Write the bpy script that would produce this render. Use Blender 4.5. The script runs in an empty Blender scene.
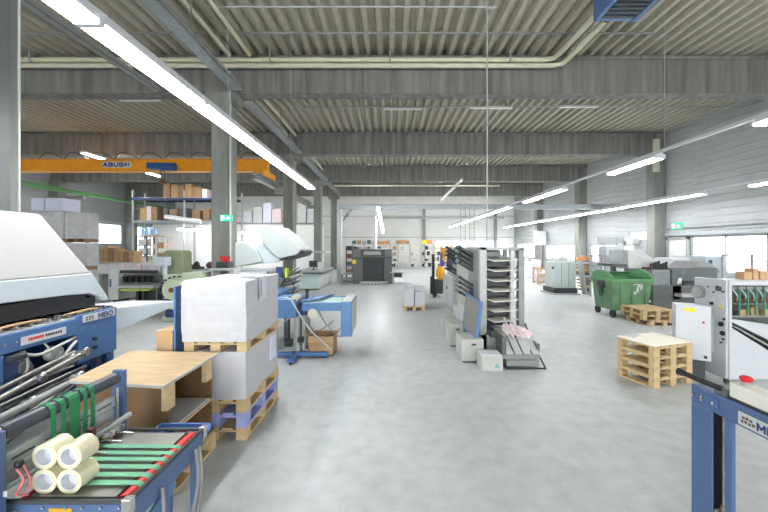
import bpy, math, random
from mathutils import Vector, Matrix, noise
random.seed(7)
R = random.Random(11)
sc = bpy.context.scene
COL = sc.collection
K = 350.0            # focal length in pixels of the photograph
VX, VY, CH = 390.0, 247.0, 1.7

def X(px, Y): return (px - VX) * Y / K
def Z(py, Y): return CH - (py - VY) * Y / K
def W(px, py, Y): return (X(px, Y), Y, Z(py, Y))

# ---------------------------------------------------------------- materials
def lin(c):
    return tuple(((v / 255) / 12.92 if v / 255 <= .04045 else ((v / 255 + .055) / 1.055) ** 2.4) for v in c) + (1,)
MATS = {}
def mat(name, rgb, rough=.5, metal=0., var=.08, scale=6., spec=.5, streak=None, bump=0., coat=0.):
    if name in MATS: return MATS[name]
    m = bpy.data.materials.new(name); m.use_nodes = True
    nt = m.node_tree; b = nt.nodes['Principled BSDF']
    b.inputs['Roughness'].default_value = rough
    b.inputs['Metallic'].default_value = metal
    b.inputs['Specular IOR Level'].default_value = spec
    if coat: b.inputs['Coat Weight'].default_value = coat
    tc = nt.nodes.new('ShaderNodeTexCoord'); mp = nt.nodes.new('ShaderNodeMapping')
    nt.links.new(tc.outputs['Object'], mp.inputs['Vector'])
    if streak: mp.inputs['Scale'].default_value = streak
    nz = nt.nodes.new('ShaderNodeTexNoise'); nz.inputs['Scale'].default_value = scale
    nz.inputs['Detail'].default_value = 6
    nt.links.new(mp.outputs['Vector'], nz.inputs['Vector'])
    cr = nt.nodes.new('ShaderNodeValToRGB')
    c = lin(rgb)
    cr.color_ramp.elements[0].position = .3; cr.color_ramp.elements[1].position = .7
    cr.color_ramp.elements[0].color = tuple(max(0, v * (1 - var * 1.6)) for v in c[:3]) + (1,)
    cr.color_ramp.elements[1].color = tuple(min(1, v * (1 + var)) for v in c[:3]) + (1,)
    nt.links.new(nz.outputs['Fac'], cr.inputs['Fac'])
    nt.links.new(cr.outputs['Color'], b.inputs['Base Color'])
    if bump:
        bp = nt.nodes.new('ShaderNodeBump'); bp.inputs['Strength'].default_value = bump
        bp.inputs['Distance'].default_value = .02
        nt.links.new(nz.outputs['Fac'], bp.inputs['Height']); nt.links.new(bp.outputs['Normal'], b.inputs['Normal'])
    MATS[name] = m
    return m
def emis(name, rgb, s):
    m = bpy.data.materials.new(name); m.use_nodes = True
    nt = m.node_tree; nt.nodes.clear()
    o = nt.nodes.new('ShaderNodeOutputMaterial'); e = nt.nodes.new('ShaderNodeEmission')
    e.inputs['Color'].default_value = lin(rgb); e.inputs['Strength'].default_value = s
    nt.links.new(e.outputs[0], o.inputs[0]); MATS[name] = m
    return m
def glass(name, rgb, fac):
    m = bpy.data.materials.new(name); m.use_nodes = True
    nt = m.node_tree; nt.nodes.clear()
    o = nt.nodes.new('ShaderNodeOutputMaterial'); t = nt.nodes.new('ShaderNodeBsdfTransparent')
    g = nt.nodes.new('ShaderNodeBsdfPrincipled'); mx = nt.nodes.new('ShaderNodeMixShader')
    t.inputs['Color'].default_value = (1, 1, 1, 1)
    g.inputs['Base Color'].default_value = lin(rgb); g.inputs['Roughness'].default_value = .12
    mx.inputs[0].default_value = fac
    nt.links.new(t.outputs[0], mx.inputs[1]); nt.links.new(g.outputs[0], mx.inputs[2]); nt.links.new(mx.outputs[0], o.inputs[0])
    MATS[name] = m
    return m

white = mat('white_enamel', (196, 198, 202), .38, var=.02)
offwhite = mat('offwhite_panel', (192, 195, 192), .45, var=.03)
hoodwhite = mat('hood_white', (182, 182, 180), .55, var=.015)
hoodband = mat('hood_grey_band', (178, 188, 192), .55, var=.015)
lgrey = mat('light_grey_steel', (172, 175, 172), .4, var=.05)
mgrey = mat('mid_grey_steel', (138, 140, 138), .42, var=.07)
dgrey = mat('dark_grey_paint', (88, 94, 92), .45, var=.08)
char = mat('charcoal_paint', (52, 56, 58), .5, var=.1)
black = mat('black_plastic', (24, 24, 26), .45, var=.1)
chrome = mat('brushed_steel', (190, 190, 186), .25, metal=.85, var=.08, scale=20)
galv = mat('galvanised_steel', (160, 166, 168), .42, metal=.45, var=.12, scale=9)
alu = mat('aluminium', (196, 200, 200), .35, metal=.4, var=.05)
blue = mat('blue_enamel', (70, 106, 156), .42, var=.05)
nblue = mat('slate_blue_enamel', (74, 98, 138), .42, var=.05)
dblue = mat('dark_blue_enamel', (40, 62, 104), .45, var=.08)
skyblue = mat('bright_blue_enamel', (78, 116, 160), .4, var=.05)
green = mat('green_belt', (40, 128, 82), .6, var=.06)
lgreen = mat('pale_green_belt', (110, 178, 142), .6, var=.06)
red = mat('red_rubber', (210, 52, 48), .5, var=.1)
redbtn = mat('red_button', (205, 28, 34), .35, var=.03)
yellow = mat('yellow_sticker', (240, 214, 40), .5, var=.03)
orange = mat('crane_yellow', (236, 158, 22), .5, var=.05)
stackery = mat('stacker_yellow', (240, 170, 30), .45, var=.06)
paper = mat('white_paper', (198, 199, 204), .7, var=.015)
paperb = mat('wrapped_paper', (184, 184, 188), .6, var=.015, scale=3, bump=.2)
film = mat('wrapped_grey_film', (192, 190, 192), .35, var=.07, scale=5, bump=.4)
lav = mat('lavender_wrap', (150, 156, 206), .6, var=.1)
lavp = mat('lavender_box', (214, 216, 236), .6, var=.04)
pink = mat('pinkish_print', (226, 204, 204), .6, var=.12, scale=30)
tape = mat('tape_film', (222, 216, 184), .18, var=.04, scale=3, coat=.5)
tapecore = mat('tape_core', (214, 216, 222), .6, var=.04)
card = mat('cardboard', (180, 148, 108), .75, var=.08)
cardd = mat('dark_cardboard', (150, 118, 88), .75, var=.1)
wood = mat('pallet_wood', (200, 174, 132), .75, var=.12, scale=4, streak=(1, 6, 6))
woodd = mat('brown_board', (116, 88, 58), .7, var=.1, scale=3, streak=(3, 3, 1))
ply = mat('plywood_top', (188, 164, 126), .6, var=.1, scale=3, streak=(2, 7, 2))
olive = mat('olive_green_enamel', (128, 134, 106), .45, var=.05)
sage = mat('pale_sage_enamel', (186, 196, 172), .45, var=.06)
teal = mat('pale_teal_panel', (196, 212, 208), .5, var=.03)
bingreen = mat('bin_green', (96, 136, 100), .45, var=.12, scale=4)
binlid = mat('bin_lid_green', (90, 146, 96), .45, var=.08)
rubber = mat('rubber_black', (34, 34, 34), .7)
concrete = mat('column_concrete', (126, 127, 121), .8, var=.16, scale=2.2, streak=(2, 2, .35))
beamc = mat('beam_concrete', (118, 117, 112), .85, var=.24, scale=2.4, streak=(2.6, 2.6, .18))
pipec = mat('beige_pipe', (206, 202, 178), .45, var=.05)
roofm = mat('roof_deck', (170, 165, 149), .55, var=.06)
craneg = mat('rail_green', (96, 140, 92), .5, var=.08)
hoist = mat('hoist_blue', (44, 84, 140), .45, var=.08)
wallm = mat('wall_panel', (158, 161, 160), .55, var=.04, scale=1.5)
wallb = mat('back_wall_paint', (228, 228, 224), .7, var=.03, scale=1)
frameg = mat('frame_grey', (150, 156, 158), .45, var=.04)
copper = mat('brown_fitting', (120, 84, 60), .5, metal=.4)
exitg = emis('exit_green', (60, 200, 150), 1.3)
exitw = emis('exit_white', (225, 250, 235), 1.6)
tube = emis('fluorescent_tube', (250, 251, 255), 34)
offtube = mat('unlit_tube', (236, 236, 230), .4, var=.02)
tvscreen = emis('screen_glow', (190, 205, 215), .8)
pane = glass('window_glass', (235, 245, 248), .12)
frosted = glass('frosted_window', (214, 236, 236), .55)
clear = glass('clear_guard', (160, 168, 170), .35)

# concrete floor
def floor_material():
    m = bpy.data.materials.new('polished_concrete'); m.use_nodes = True
    nt = m.node_tree; b = nt.nodes['Principled BSDF']
    tc = nt.nodes.new('ShaderNodeTexCoord')
    n1 = nt.nodes.new('ShaderNodeTexNoise'); n1.inputs['Scale'].default_value = .55; n1.inputs['Detail'].default_value = 9; n1.inputs['Roughness'].default_value = .68
    n2 = nt.nodes.new('ShaderNodeTexNoise'); n2.inputs['Scale'].default_value = 7; n2.inputs['Detail'].default_value = 8
    n3 = nt.nodes.new('ShaderNodeTexNoise'); n3.inputs['Scale'].default_value = 90; n3.inputs['Detail'].default_value = 2
    for n in (n1, n2, n3): nt.links.new(tc.outputs['Object'], n.inputs['Vector'])
    cr = nt.nodes.new('ShaderNodeValToRGB')
    cr.color_ramp.elements[0].position = .32; cr.color_ramp.elements[0].color = lin((152, 158, 158))
    cr.color_ramp.elements[1].position = .68; cr.color_ramp.elements[1].color = lin((200, 204, 203))
    mx = nt.nodes.new('ShaderNodeMix'); mx.data_type = 'FLOAT'; mx.inputs[0].default_value = .42
    nt.links.new(n1.outputs['Fac'], mx.inputs[2]); nt.links.new(n2.outputs['Fac'], mx.inputs[3])
    mx2 = nt.nodes.new('ShaderNodeMix'); mx2.data_type = 'FLOAT'; mx2.inputs[0].default_value = .22
    nt.links.new(mx.outputs[0], mx2.inputs[2]); nt.links.new(n3.outputs['Fac'], mx2.inputs[3])
    nt.links.new(mx2.outputs[0], cr.inputs['Fac'])
    # saw-cut joints
    br = nt.nodes.new('ShaderNodeTexBrick'); br.offset = 0; br.inputs['Scale'].default_value = 1
    br.inputs['Brick Width'].default_value = 6; br.inputs['Row Height'].default_value = 6; br.inputs['Mortar Size'].default_value = .012
    br.inputs['Color1'].default_value = (1, 1, 1, 1); br.inputs['Color2'].default_value = (1, 1, 1, 1); br.inputs['Mortar'].default_value = (.95, .95, .95, 1)
    mp = nt.nodes.new('ShaderNodeMapping'); mp.inputs['Location'].default_value = (2.6, 2.2, 0)
    nt.links.new(tc.outputs['Object'], mp.inputs['Vector']); nt.links.new(mp.outputs[0], br.inputs['Vector'])
    ml = nt.nodes.new('ShaderNodeMix'); ml.data_type = 'RGBA'; ml.blend_type = 'MULTIPLY'; ml.inputs[0].default_value = 1
    nt.links.new(cr.outputs[0], ml.inputs[6]); nt.links.new(br.outputs['Color'], ml.inputs[7])
    nt.links.new(ml.outputs[2], b.inputs['Base Color'])
    rr = nt.nodes.new('ShaderNodeMapRange'); rr.inputs[3].default_value = .34; rr.inputs[4].default_value = .56
    nt.links.new(n1.outputs['Fac'], rr.inputs[0]); nt.links.new(rr.outputs[0], b.inputs['Roughness'])
    b.inputs['Specular IOR Level'].default_value = .55
    return m
floorm = floor_material()

# ---------------------------------------------------------------- mesh builder
class MB:
    def __init__(s): s.v = []; s.f = []; s.mi = []; s.sm = []; s.pc = []; s.cur = 0; s.hold = False
    def add(s, vs, fs, m=0, smooth=False):
        if not s.hold: s.cur += 1
        o = len(s.v); s.v += [tuple(p) for p in vs]
        for f in fs: s.f.append(tuple(i + o for i in f)); s.mi.append(m); s.sm.append(smooth); s.pc.append(s.cur)
        return s
    def begin(s): s.cur += 1; s.hold = True
    def end(s): s.hold = False; return s
    def pieces(s):
        out = []
        for k in sorted(set(s.pc)):
            q = MB(); used = {}
            for f, m, sm, p in zip(s.f, s.mi, s.sm, s.pc):
                if p != k: continue
                for i in f:
                    if i not in used: used[i] = len(q.v); q.v.append(s.v[i])
                q.f.append(tuple(used[i] for i in f)); q.mi.append(m); q.sm.append(sm); q.pc.append(0)
            out.append(q)
        return out
    def hexa(s, p, m=0):   # 4 bottom ccw, 4 top ccw
        return s.add(p, [(3, 2, 1, 0), (4, 5, 6, 7), (0, 1, 5, 4), (1, 2, 6, 5), (2, 3, 7, 6), (3, 0, 4, 7)], m)
    def box(s, x0, x1, y0, y1, z0, z1, m=0):
        x0, x1 = min(x0, x1), max(x0, x1); y0, y1 = min(y0, y1), max(y0, y1); z0, z1 = min(z0, z1), max(z0, z1)
        return s.hexa([(x0, y0, z0), (x1, y0, z0), (x1, y1, z0), (x0, y1, z0), (x0, y0, z1), (x1, y0, z1), (x1, y1, z1), (x0, y1, z1)], m)
    def rbox(s, c, size, rz=0, rx=0, ry=0, m=0):
        M = Matrix.Translation(c) @ Matrix.Rotation(rz, 4, 'Z') @ Matrix.Rotation(ry, 4, 'Y') @ Matrix.Rotation(rx, 4, 'X')
        a, b, d = size[0] / 2, size[1] / 2, size[2] / 2
        return s.hexa([tuple(M @ Vector(q)) for q in [(-a, -b, -d), (a, -b, -d), (a, b, -d), (-a, b, -d), (-a, -b, d), (a, -b, d), (a, b, d), (-a, b, d)]], m)
    def cyl(s, p0, p1, r, n=14, r2=None, m=0, caps=True):
        p0, p1 = Vector(p0), Vector(p1); r2 = r if r2 is None else r2
        d = (p1 - p0).normalized(); a = d.orthogonal().normalized(); b = d.cross(a)
        ring = lambda c, q: [c + (a * math.cos(2 * math.pi * i / n) + b * math.sin(2 * math.pi * i / n)) * q for i in range(n)]
        A, B = ring(p0, r), ring(p1, r2)
        s.begin(); s.add(A + B, [(i, (i + 1) % n, n + (i + 1) % n, n + i) for i in range(n)], m, True)
        if caps:
            s.add(A, [tuple(reversed(range(n)))], m); s.add(B, [tuple(range(n))], m)
        return s.end()
    def ring(s, p0, p1, r, ri, n=28, m=0):   # hollow tube with thickness
        p0, p1 = Vector(p0), Vector(p1); d = (p1 - p0).normalized(); a = d.orthogonal().normalized(); b = d.cross(a)
        q = lambda c, t: [c + (a * math.cos(2 * math.pi * i / n) + b * math.sin(2 * math.pi * i / n)) * t for i in range(n)]
        s.begin()
        for (A, B, sm) in ((q(p0, r), q(p1, r), True), (q(p1, ri), q(p0, ri), True), (q(p0, ri), q(p0, r), False), (q(p1, r), q(p1, ri), False)):
            s.add(A + B, [(i, (i + 1) % n, n + (i + 1) % n, n + i) for i in range(n)], m, sm)
        return s.end()
    def tube(s, pts, r, n=8, m=0, sub=4):
        P = [Vector(p) for p in pts]
        if len(P) > 2 and sub > 1:
            Q = []
            for i in range(len(P) - 1):
                a, b, c, d = P[max(i - 1, 0)], P[i], P[i + 1], P[min(i + 2, len(P) - 1)]
                for k in range(sub):
                    t = k / sub
                    Q.append(.5 * ((2 * b) + (c - a) * t + (2 * a - 5 * b + 4 * c - d) * t * t + (3 * b - a - 3 * c + d) * t ** 3))
            Q.append(P[-1]); P = Q
        rings = []; up = None
        for i, p in enumerate(P):
            d = (P[min(i + 1, len(P) - 1)] - P[max(i - 1, 0)]).normalized()
            if up is None: up = d.orthogonal().normalized()
            up = (up - d * up.dot(d)).normalized(); b = d.cross(up)
            rings += [p + (up * math.cos(2 * math.pi * k / n) + b * math.sin(2 * math.pi * k / n)) * r for k in range(n)]
        fs = [(i * n + k, i * n + (k + 1) % n, (i + 1) * n + (k + 1) % n, (i + 1) * n + k) for i in range(len(P) - 1) for k in range(n)]
        s.begin(); s.add(rings, fs, m, True)
        s.add(rings[:n], [tuple(reversed(range(n)))], m); s.add(rings[-n:], [tuple(range(n))], m)
        return s.end()
    def prism(s, prof, axis, a0, a1, m=0):   # prof 2D: axis x->(y,z), y->(x,z), z->(x,y)
        def pt(p, a): return {'x': (a, p[0], p[1]), 'y': (p[0], a, p[1]), 'z': (p[0], p[1], a)}[axis]
        n = len(prof); vs = [pt(p, a0) for p in prof] + [pt(p, a1) for p in prof]
        return s.add(vs, [tuple(range(n)), tuple(reversed(range(n, 2 * n)))] + [(i, n + i, n + (i + 1) % n, (i + 1) % n) for i in range(n)], m)
    def plate(s, pts, th, m=0):             # planar polygon with thickness
        P = [Vector(p) for p in pts]; nrm = (P[1] - P[0]).cross(P[-1] - P[0]).normalized() * th
        n = len(P); vs = P + [p + nrm for p in P]
        return s.add(vs, [tuple(reversed(range(n))), tuple(range(n, 2 * n))] + [(i, (i + 1) % n, n + (i + 1) % n, n + i) for i in range(n)], m)
    def soft(s, x0, x1, y0, y1, z0, z1, n=8, amp=.008, m=0, seed=0):
        # box whose faces are subdivided and gently crumpled
        idx = {}; vs = []
        def g(i, j, k):
            if (i, j, k) in idx: return idx[(i, j, k)]
            p = Vector((x0 + (x1 - x0) * i / n, y0 + (y1 - y0) * j / n, z0 + (z1 - z0) * k / n))
            q = noise.noise_vector(p * 4 + Vector((seed, seed, 0))) * amp + noise.noise_vector(p * 13 + Vector((seed, 0, 3))) * amp * .5
            if k == 0: q.z = 0
            c = Vector(((x0 + x1) / 2, (y0 + y1) / 2, p.z)); e = (i in (0, n)) + (j in (0, n)) + (k == n)
            if e >= 2: q += (c - p) * .012
            vs.append(tuple(p + q)); idx[(i, j, k)] = len(vs) - 1
            return idx[(i, j, k)]
        fs = []
        for a in range(n):
            for b in range(n):
                fs.append((g(a, b, n), g(a + 1, b, n), g(a + 1, b + 1, n), g(a, b + 1, n)))
                fs.append((g(a, b, 0), g(a, b + 1, 0), g(a + 1, b + 1, 0), g(a + 1, b, 0)))
                fs.append((g(a, 0, b), g(a + 1, 0, b), g(a + 1, 0, b + 1), g(a, 0, b + 1)))
                fs.append((g(a, n, b), g(a, n, b + 1), g(a + 1, n, b + 1), g(a + 1, n, b)))
                fs.append((g(0, a, b), g(0, a, b + 1), g(0, a + 1, b + 1), g(0, a + 1, b)))
                fs.append((g(n, a, b), g(n, a + 1, b), g(n, a + 1, b + 1), g(n, a, b + 1)))
        return s.add(vs, fs, m, False)
    def ball(s, c, r, n=12, m=0, sq=(1, 1, 1)):
        vs = []; fs = []
        for i in range(n // 2 + 1):
            t = math.pi * i / (n // 2)
            for j in range(n):
                u = 2 * math.pi * j / n
                vs.append((c[0] + r * sq[0] * math.sin(t) * math.cos(u), c[1] + r * sq[1] * math.sin(t) * math.sin(u), c[2] + r * sq[2] * math.cos(t)))
        for i in range(n // 2):
            for j in range(n):
                fs.append((i * n + j, (i + 1) * n + j, (i + 1) * n + (j + 1) % n, i * n + (j + 1) % n))
        return s.add(vs, fs, m, True)
    def build(s, name, mats, parent=None, bevel=0, off=None):
        if parent is not None and name in SPLIT and len(set(s.pc)) > 1:
            for q in s.pieces(): o = q.build(name, mats, parent, bevel, off)
            return o
        o3 = Vector(off) if off is not None else (Vector(OFF.get(parent.name, (0, 0, 0))) if parent else None)
        if o3 is None: o3 = Vector((0, 0, 0))
        me = bpy.data.meshes.new(name)
        me.from_pydata([tuple(Vector(p) - o3) for p in s.v], [], s.f)
        if not isinstance(mats, (list, tuple)): mats = [mats]
        for m in mats: me.materials.append(m)
        me.polygons.foreach_set('material_index', s.mi); me.polygons.foreach_set('use_smooth', s.sm); me.update()
        o = bpy.data.objects.new(name, me); COL.objects.link(o)
        if parent: o.parent = parent
        OFF[o.name] = tuple(o3)
        if bevel:
            b = o.modifiers.new('bevel', 'BEVEL'); b.width = bevel; b.segments = 2; b.limit_method = 'ANGLE'; b.angle_limit = math.radians(40)
        return o
OFF = {}
SPLIT = set('side_plate drive_motor chain_stud register_clip pipe_hanger end_cap clamp corner_block bolt knob register_roller hanger post upright rung stile flap corner_bracket louvre spindle_nut brace foot_bolt clamp_block screw_knob slat red_pen corner_post fork hose cable roller_cap top_unit pipe_union fold_plate fold_bar deck_rod end_carriage hoist_rope stand guide_bar feeder_part arm leg wheel beam'.split())
def tag(o, label, cat, group=None, kind=None):
    if label: o['label'] = label
    if cat: o['category'] = cat
    if group: o['group'] = group
    if kind: o['kind'] = kind
    return o
def thing(name, label, cat, loc, group=None):
    o = bpy.data.objects.new(name, None); COL.objects.link(o); o.location = loc; o.empty_display_size = .1
    OFF[o.name] = tuple(loc)
    return tag(o, label, cat, group)
def single(mb, name, mats, label, cat, group=None, bevel=0):
    # one-mesh thing with its origin at its base
    xs = [p[0] for p in mb.v]; ys = [p[1] for p in mb.v]; zs = [p[2] for p in mb.v]
    c = ((min(xs) + max(xs)) / 2, (min(ys) + max(ys)) / 2, min(zs))
    o = mb.build(name, mats, None, bevel, off=c); o.location = c
    return tag(o, label, cat, group)
def struct(mb, name, mats, bevel=0, label=None):
    o = mb.build(name, mats, None, bevel); o['kind'] = 'structure'
    if label: o['label'] = label
    return o
def copy_tree(o, loc=None, parent=None):
    c = o.copy(); COL.objects.link(c)
    if parent: c.parent = parent
    if loc is not None: c.location = loc
    for ch in list(o.children): copy_tree(ch, None, c)
    return c
GLYPH = {   # strokes on a 1 x 1 grid
    'M': [[(0, 0), (0, 1), (.5, .3), (1, 1), (1, 0)]],
    'B': [[(0, 0), (0, 1), (.7, 1), (.9, .85), (.9, .68), (.7, .53), (0, .53)], [(.7, .53), (1, .38), (1, .15), (.8, 0), (0, 0)]],
    'O': [[(.25, 0), (0, .25), (0, .75), (.25, 1), (.75, 1), (1, .75), (1, .25), (.75, 0), (.25, 0)]],
    'A': [[(0, 0), (.5, 1), (1, 0)], [(.2, .35), (.8, .35)]],
    'U': [[(0, 1), (0, .2), (.25, 0), (.75, 0), (1, .2), (1, 1)]],
    'S': [[(1, .85), (.8, 1), (.2, 1), (0, .85), (0, .65), (.2, .53), (.8, .47), (1, .35), (1, .15), (.8, 0), (.2, 0), (0, .15)]]}
def lettering(txt, size, M, m, parent, name='lettering', bold=.2):
    # block letters centred on M, reading along its local x
    mb = MB(); h = size * .72; w = h * .8; gap = h * .36; tw = len(txt) * w + (len(txt) - 1) * gap; t = h * bold
    for n, ch in enumerate(txt):
        x0 = -tw / 2 + n * (w + gap); mb.begin()
        for st in GLYPH[ch]:
            for k, (a, b) in enumerate(zip(st[:-1], st[1:])):
                p = Vector((x0 + a[0] * w, (a[1] - .5) * (h - t))); q = Vector((x0 + b[0] * w, (b[1] - .5) * (h - t)))
                d = (q - p).normalized(); nn = Vector((-d.y, d.x)) * t / 2; p -= d * t * .32; q += d * t * .32; z = .002 + .0001 * k
                c = [p - nn, q - nn, q + nn, p + nn]
                mb.hexa([tuple(M @ Vector((v.x, v.y, 0))) for v in c] + [tuple(M @ Vector((v.x, v.y, z))) for v in c])
        mb.end()
    return mb.build(name, m, parent)
FRONT = Matrix(((1, 0, 0, 0), (0, 0, -1, 0), (0, 1, 0, 0), (0, 0, 0, 1)))     # text facing -Y
FACEX = Matrix(((0, 0, 1, 0), (1, 0, 0, 0), (0, 1, 0, 0), (0, 0, 0, 1)))      # text facing +X, reading along +Y
FACENX = Matrix(((0, 0, -1, 0), (-1, 0, 0, 0), (0, 1, 0, 0), (0, 0, 0, 1)))   # text facing -X, reading along -Y
ORD = ['first', 'second', 'third', 'fourth', 'fifth', 'sixth', 'seventh', 'eighth', 'ninth', 'tenth', 'eleventh', 'twelfth', 'thirteenth', 'fourteenth', 'fifteenth', 'sixteenth', 'seventeenth', 'eighteenth', 'nineteenth', 'twentieth']

# ---------------------------------------------------------------- the hall
XL, XR, YB, Y0 = -20.4, 11.8, 33.2, -9.0
BZ, BT, RZ = 5.66, 6.6, 6.62
BAYS = [9.2, 15.2, 21.2, 27.2]
struct(MB().box(XL - .3, XR + .3, Y0, YB + .3, -.3, 0), 'floor', floorm)
# corrugated roof deck
def roof():
    mb = MB(); p = .3; n = int((XR - XL + .6) / p); prof = []
    x = XL - .3
    for i in range(n):
        prof += [(x, RZ), (x + .10, RZ), (x + .15, RZ + .14), (x + .25, RZ + .14)]; x += p
    prof.append((x, RZ))
    vs = []; fs = []
    ys = [Y0, YB + .3]
    for q in prof: vs += [(q[0], ys[0], q[1]), (q[0], ys[1], q[1])]
    for i in range(len(prof) - 1): fs.append((2 * i, 2 * i + 1, 2 * i + 3, 2 * i + 2))
    mb.add(vs, fs)
    mb.box(XL - .3, x, Y0, YB + .3, RZ + .2, RZ + .4)
    struct(mb, 'ceiling', roofm)
roof()
def ribbed_wall(name, x, side, openings, ztop):
    # horizontal ribbed cladding in plane x with rectangular openings (y0,y1,z0,z1)
    mb = MB(); ys = sorted(set([Y0, YB + .3] + [o[0] for o in openings] + [o[1] for o in openings]))
    for a, b in zip(ys[:-1], ys[1:]):
        cuts = [(o[2], o[3]) for o in openings if o[0] <= a + 1e-6 and o[1] >= b - 1e-6]
        segs = []; z = 0
        for c in sorted(cuts):
            if c[0] > z: segs.append((z, c[0]))
            z = c[1]
        segs.append((z, ztop))
        for z0, z1 in segs:
            prof = [(x, z0)]
            zz = z0
            while zz + .25 < z1:
                prof += [(x, zz + .19), (x - side * .018, zz + .205), (x - side * .018, zz + .235), (x, zz + .25)]
                zz += .25
            prof += [(x, z1), (x + side * .15, z1), (x + side * .15, z0)]
            if side < 0: prof = prof[::-1]
            mb.prism(prof, 'y', a, b)
    return struct(mb, name, wallm)
right_open = [(-1.5, 2.5, .8, 2.1), (3.5, 8.7, .8, 2.1), (9.6, 13.7, .75, 2.12), (16.0, 17.3, 2.0, 2.45), (18.2, 20.6, .8, 1.85), (21.8, 26.6, .8, 1.85), (27.8, 32.6, .8, 2.0)]
left_open = [(-1, 8.5, 2.0, 3.4), (9.8, 14.6, 2.0, 3.4), (15.8, 20.6, 1.9, 3.4), (21.8, 26.7, 1.9, 3.4), (27.8, 32.6, .9, 3.4)]
ribbed_wall('wall_right', XR, 1, right_open, BT + .2)
ribbed_wall('wall_left', XL, -1, left_open, BT + .2)
BWX0, BWX1, BWZ0, BWZ1 = 4.3, 11.3, .9, 2.35
mb = MB().box(XL - .3, BWX0, YB, YB + .2, 0, RZ + .2).box(BWX1, XR + .3, YB, YB + .2, 0, RZ + .2).box(BWX0, BWX1, YB, YB + .2, 0, BWZ0).box(BWX0, BWX1, YB, YB + .2, BWZ1, RZ + .2)
for z in (2.6, 4.6):
    mb.box(XL, XR, YB - .03, YB, z, z + .05, 1)
struct(mb, 'wall_back', [wallb, mgrey])
# wall behind the camera with an added opening sized for daylight fill
struct(MB().box(XL - .3, -9, Y0 - .2, Y0, 0, RZ + .2).box(9, XR + .3, Y0 - .2, Y0, 0, RZ + .2).box(-9, 9, Y0 - .2, Y0, 4.2, RZ + .2), 'wall_front', wallb)
def window(n, x, side, o, gm, fm, mull=1.2):
    y0, y1, z0, z1 = o
    root = bpy.data.objects.new('window_%d' % n, None); COL.objects.link(root); root.location = (x, (y0 + y1) / 2, z0)
    OFF[root.name] = tuple(root.location); root['kind'] = 'structure'
    f = MB(); t = .06; a, b = x + side * .02, x + side * .1
    f.box(a, b, y0, y0 + t, z0, z1).box(a, b, y1 - t, y1, z0, z1).box(a, b, y0, y1, z0, z0 + t).box(a, b, y0, y1, z1 - t, z1)
    k = max(1, round((y1 - y0) / mull))
    for i in range(1, k):
        yy = y0 + (y1 - y0) * i / k; f.box(a, b, yy - .03, yy + .03, z0, z1)
    f.build('window_frame', fm, root)
    MB().box(x + side * .055, x + side * .065, y0 + t, y1 - t, z0 + t, z1 - t).build('window_pane', gm, root)
n = 0
for o in right_open: n += 1; window(n, XR, 1, o, pane, frameg)
for o in left_open: n += 1; window(n, XL, -1, o, frosted if o[0] > 9 else pane, frameg, 2.4)
root = bpy.data.objects.new('window_20', None); COL.objects.link(root); root.location = (8, YB, BWZ0); OFF[root.name] = tuple(root.location); root['kind'] = 'structure'
f = MB().box(BWX0, BWX1, YB + .02, YB + .1, BWZ0, BWZ0 + .06).box(BWX0, BWX1, YB + .02, YB + .1, BWZ1 - .06, BWZ1)
for k in range(7): f.box(BWX0 + (BWX1 - BWX0 - .06) * k / 6, BWX0 + (BWX1 - BWX0 - .06) * k / 6 + .06, YB + .02, YB + .1, BWZ0, BWZ1)
f.build('window_frame', frameg, root)
MB().box(BWX0, BWX1, YB + .055, YB + .065, BWZ0, BWZ1).build('window_pane', frosted, root)
# low bright doors in the right wall
def wall_door(n, y0, y1, z1):
    root = bpy.data.objects.new('door_%d' % n, None); COL.objects.link(root); root.location = (XR, (y0 + y1) / 2, 0)
    OFF[root.name] = tuple(root.location); root['kind'] = 'structure'
    MB().box(XR - .05, XR - .01, y0, y1, .02, z1).build('door_leaf', offwhite, root)
    f = MB(); f.box(XR - .1, XR - .005, y0 - .08, y0, 0, z1 + .08).box(XR - .1, XR - .005, y1, y1 + .08, 0, z1 + .08).box(XR - .1, XR - .005, y0 - .08, y1 + .08, z1, z1 + .08)
    f.build('door_frame', mgrey, root)
    MB().cyl((XR - .12, y0 + .1, 1.02), (XR - .12, y0 + .24, 1.02), .012).cyl((XR - .12, y0 + .1, 1.02), (XR - .04, y0 + .1, 1.02), .012).build('door_handle', chrome, root)
wall_door(1, 13.85, 14.75, 2.02)
wall_door(2, 17.6, 18.1, 1.9)
# header trim above the right openings
struct(MB().box(XR - .14, XR - .002, Y0, 14.85, 2.16, 2.30).box(XR - .09, XR - .002, Y0, 14.85, 2.45, 2.49, 1), 'trim_1', [galv, mgrey])
struct(MB().box(XR - .06, XR - .02, Y0, YB, .75 - .1, .75 - .04), 'trim_2', frameg)
struct(MB().box(XL + .02, XL + .1, 9, YB, 3.45, 3.55), 'trim_3', offwhite)
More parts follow.
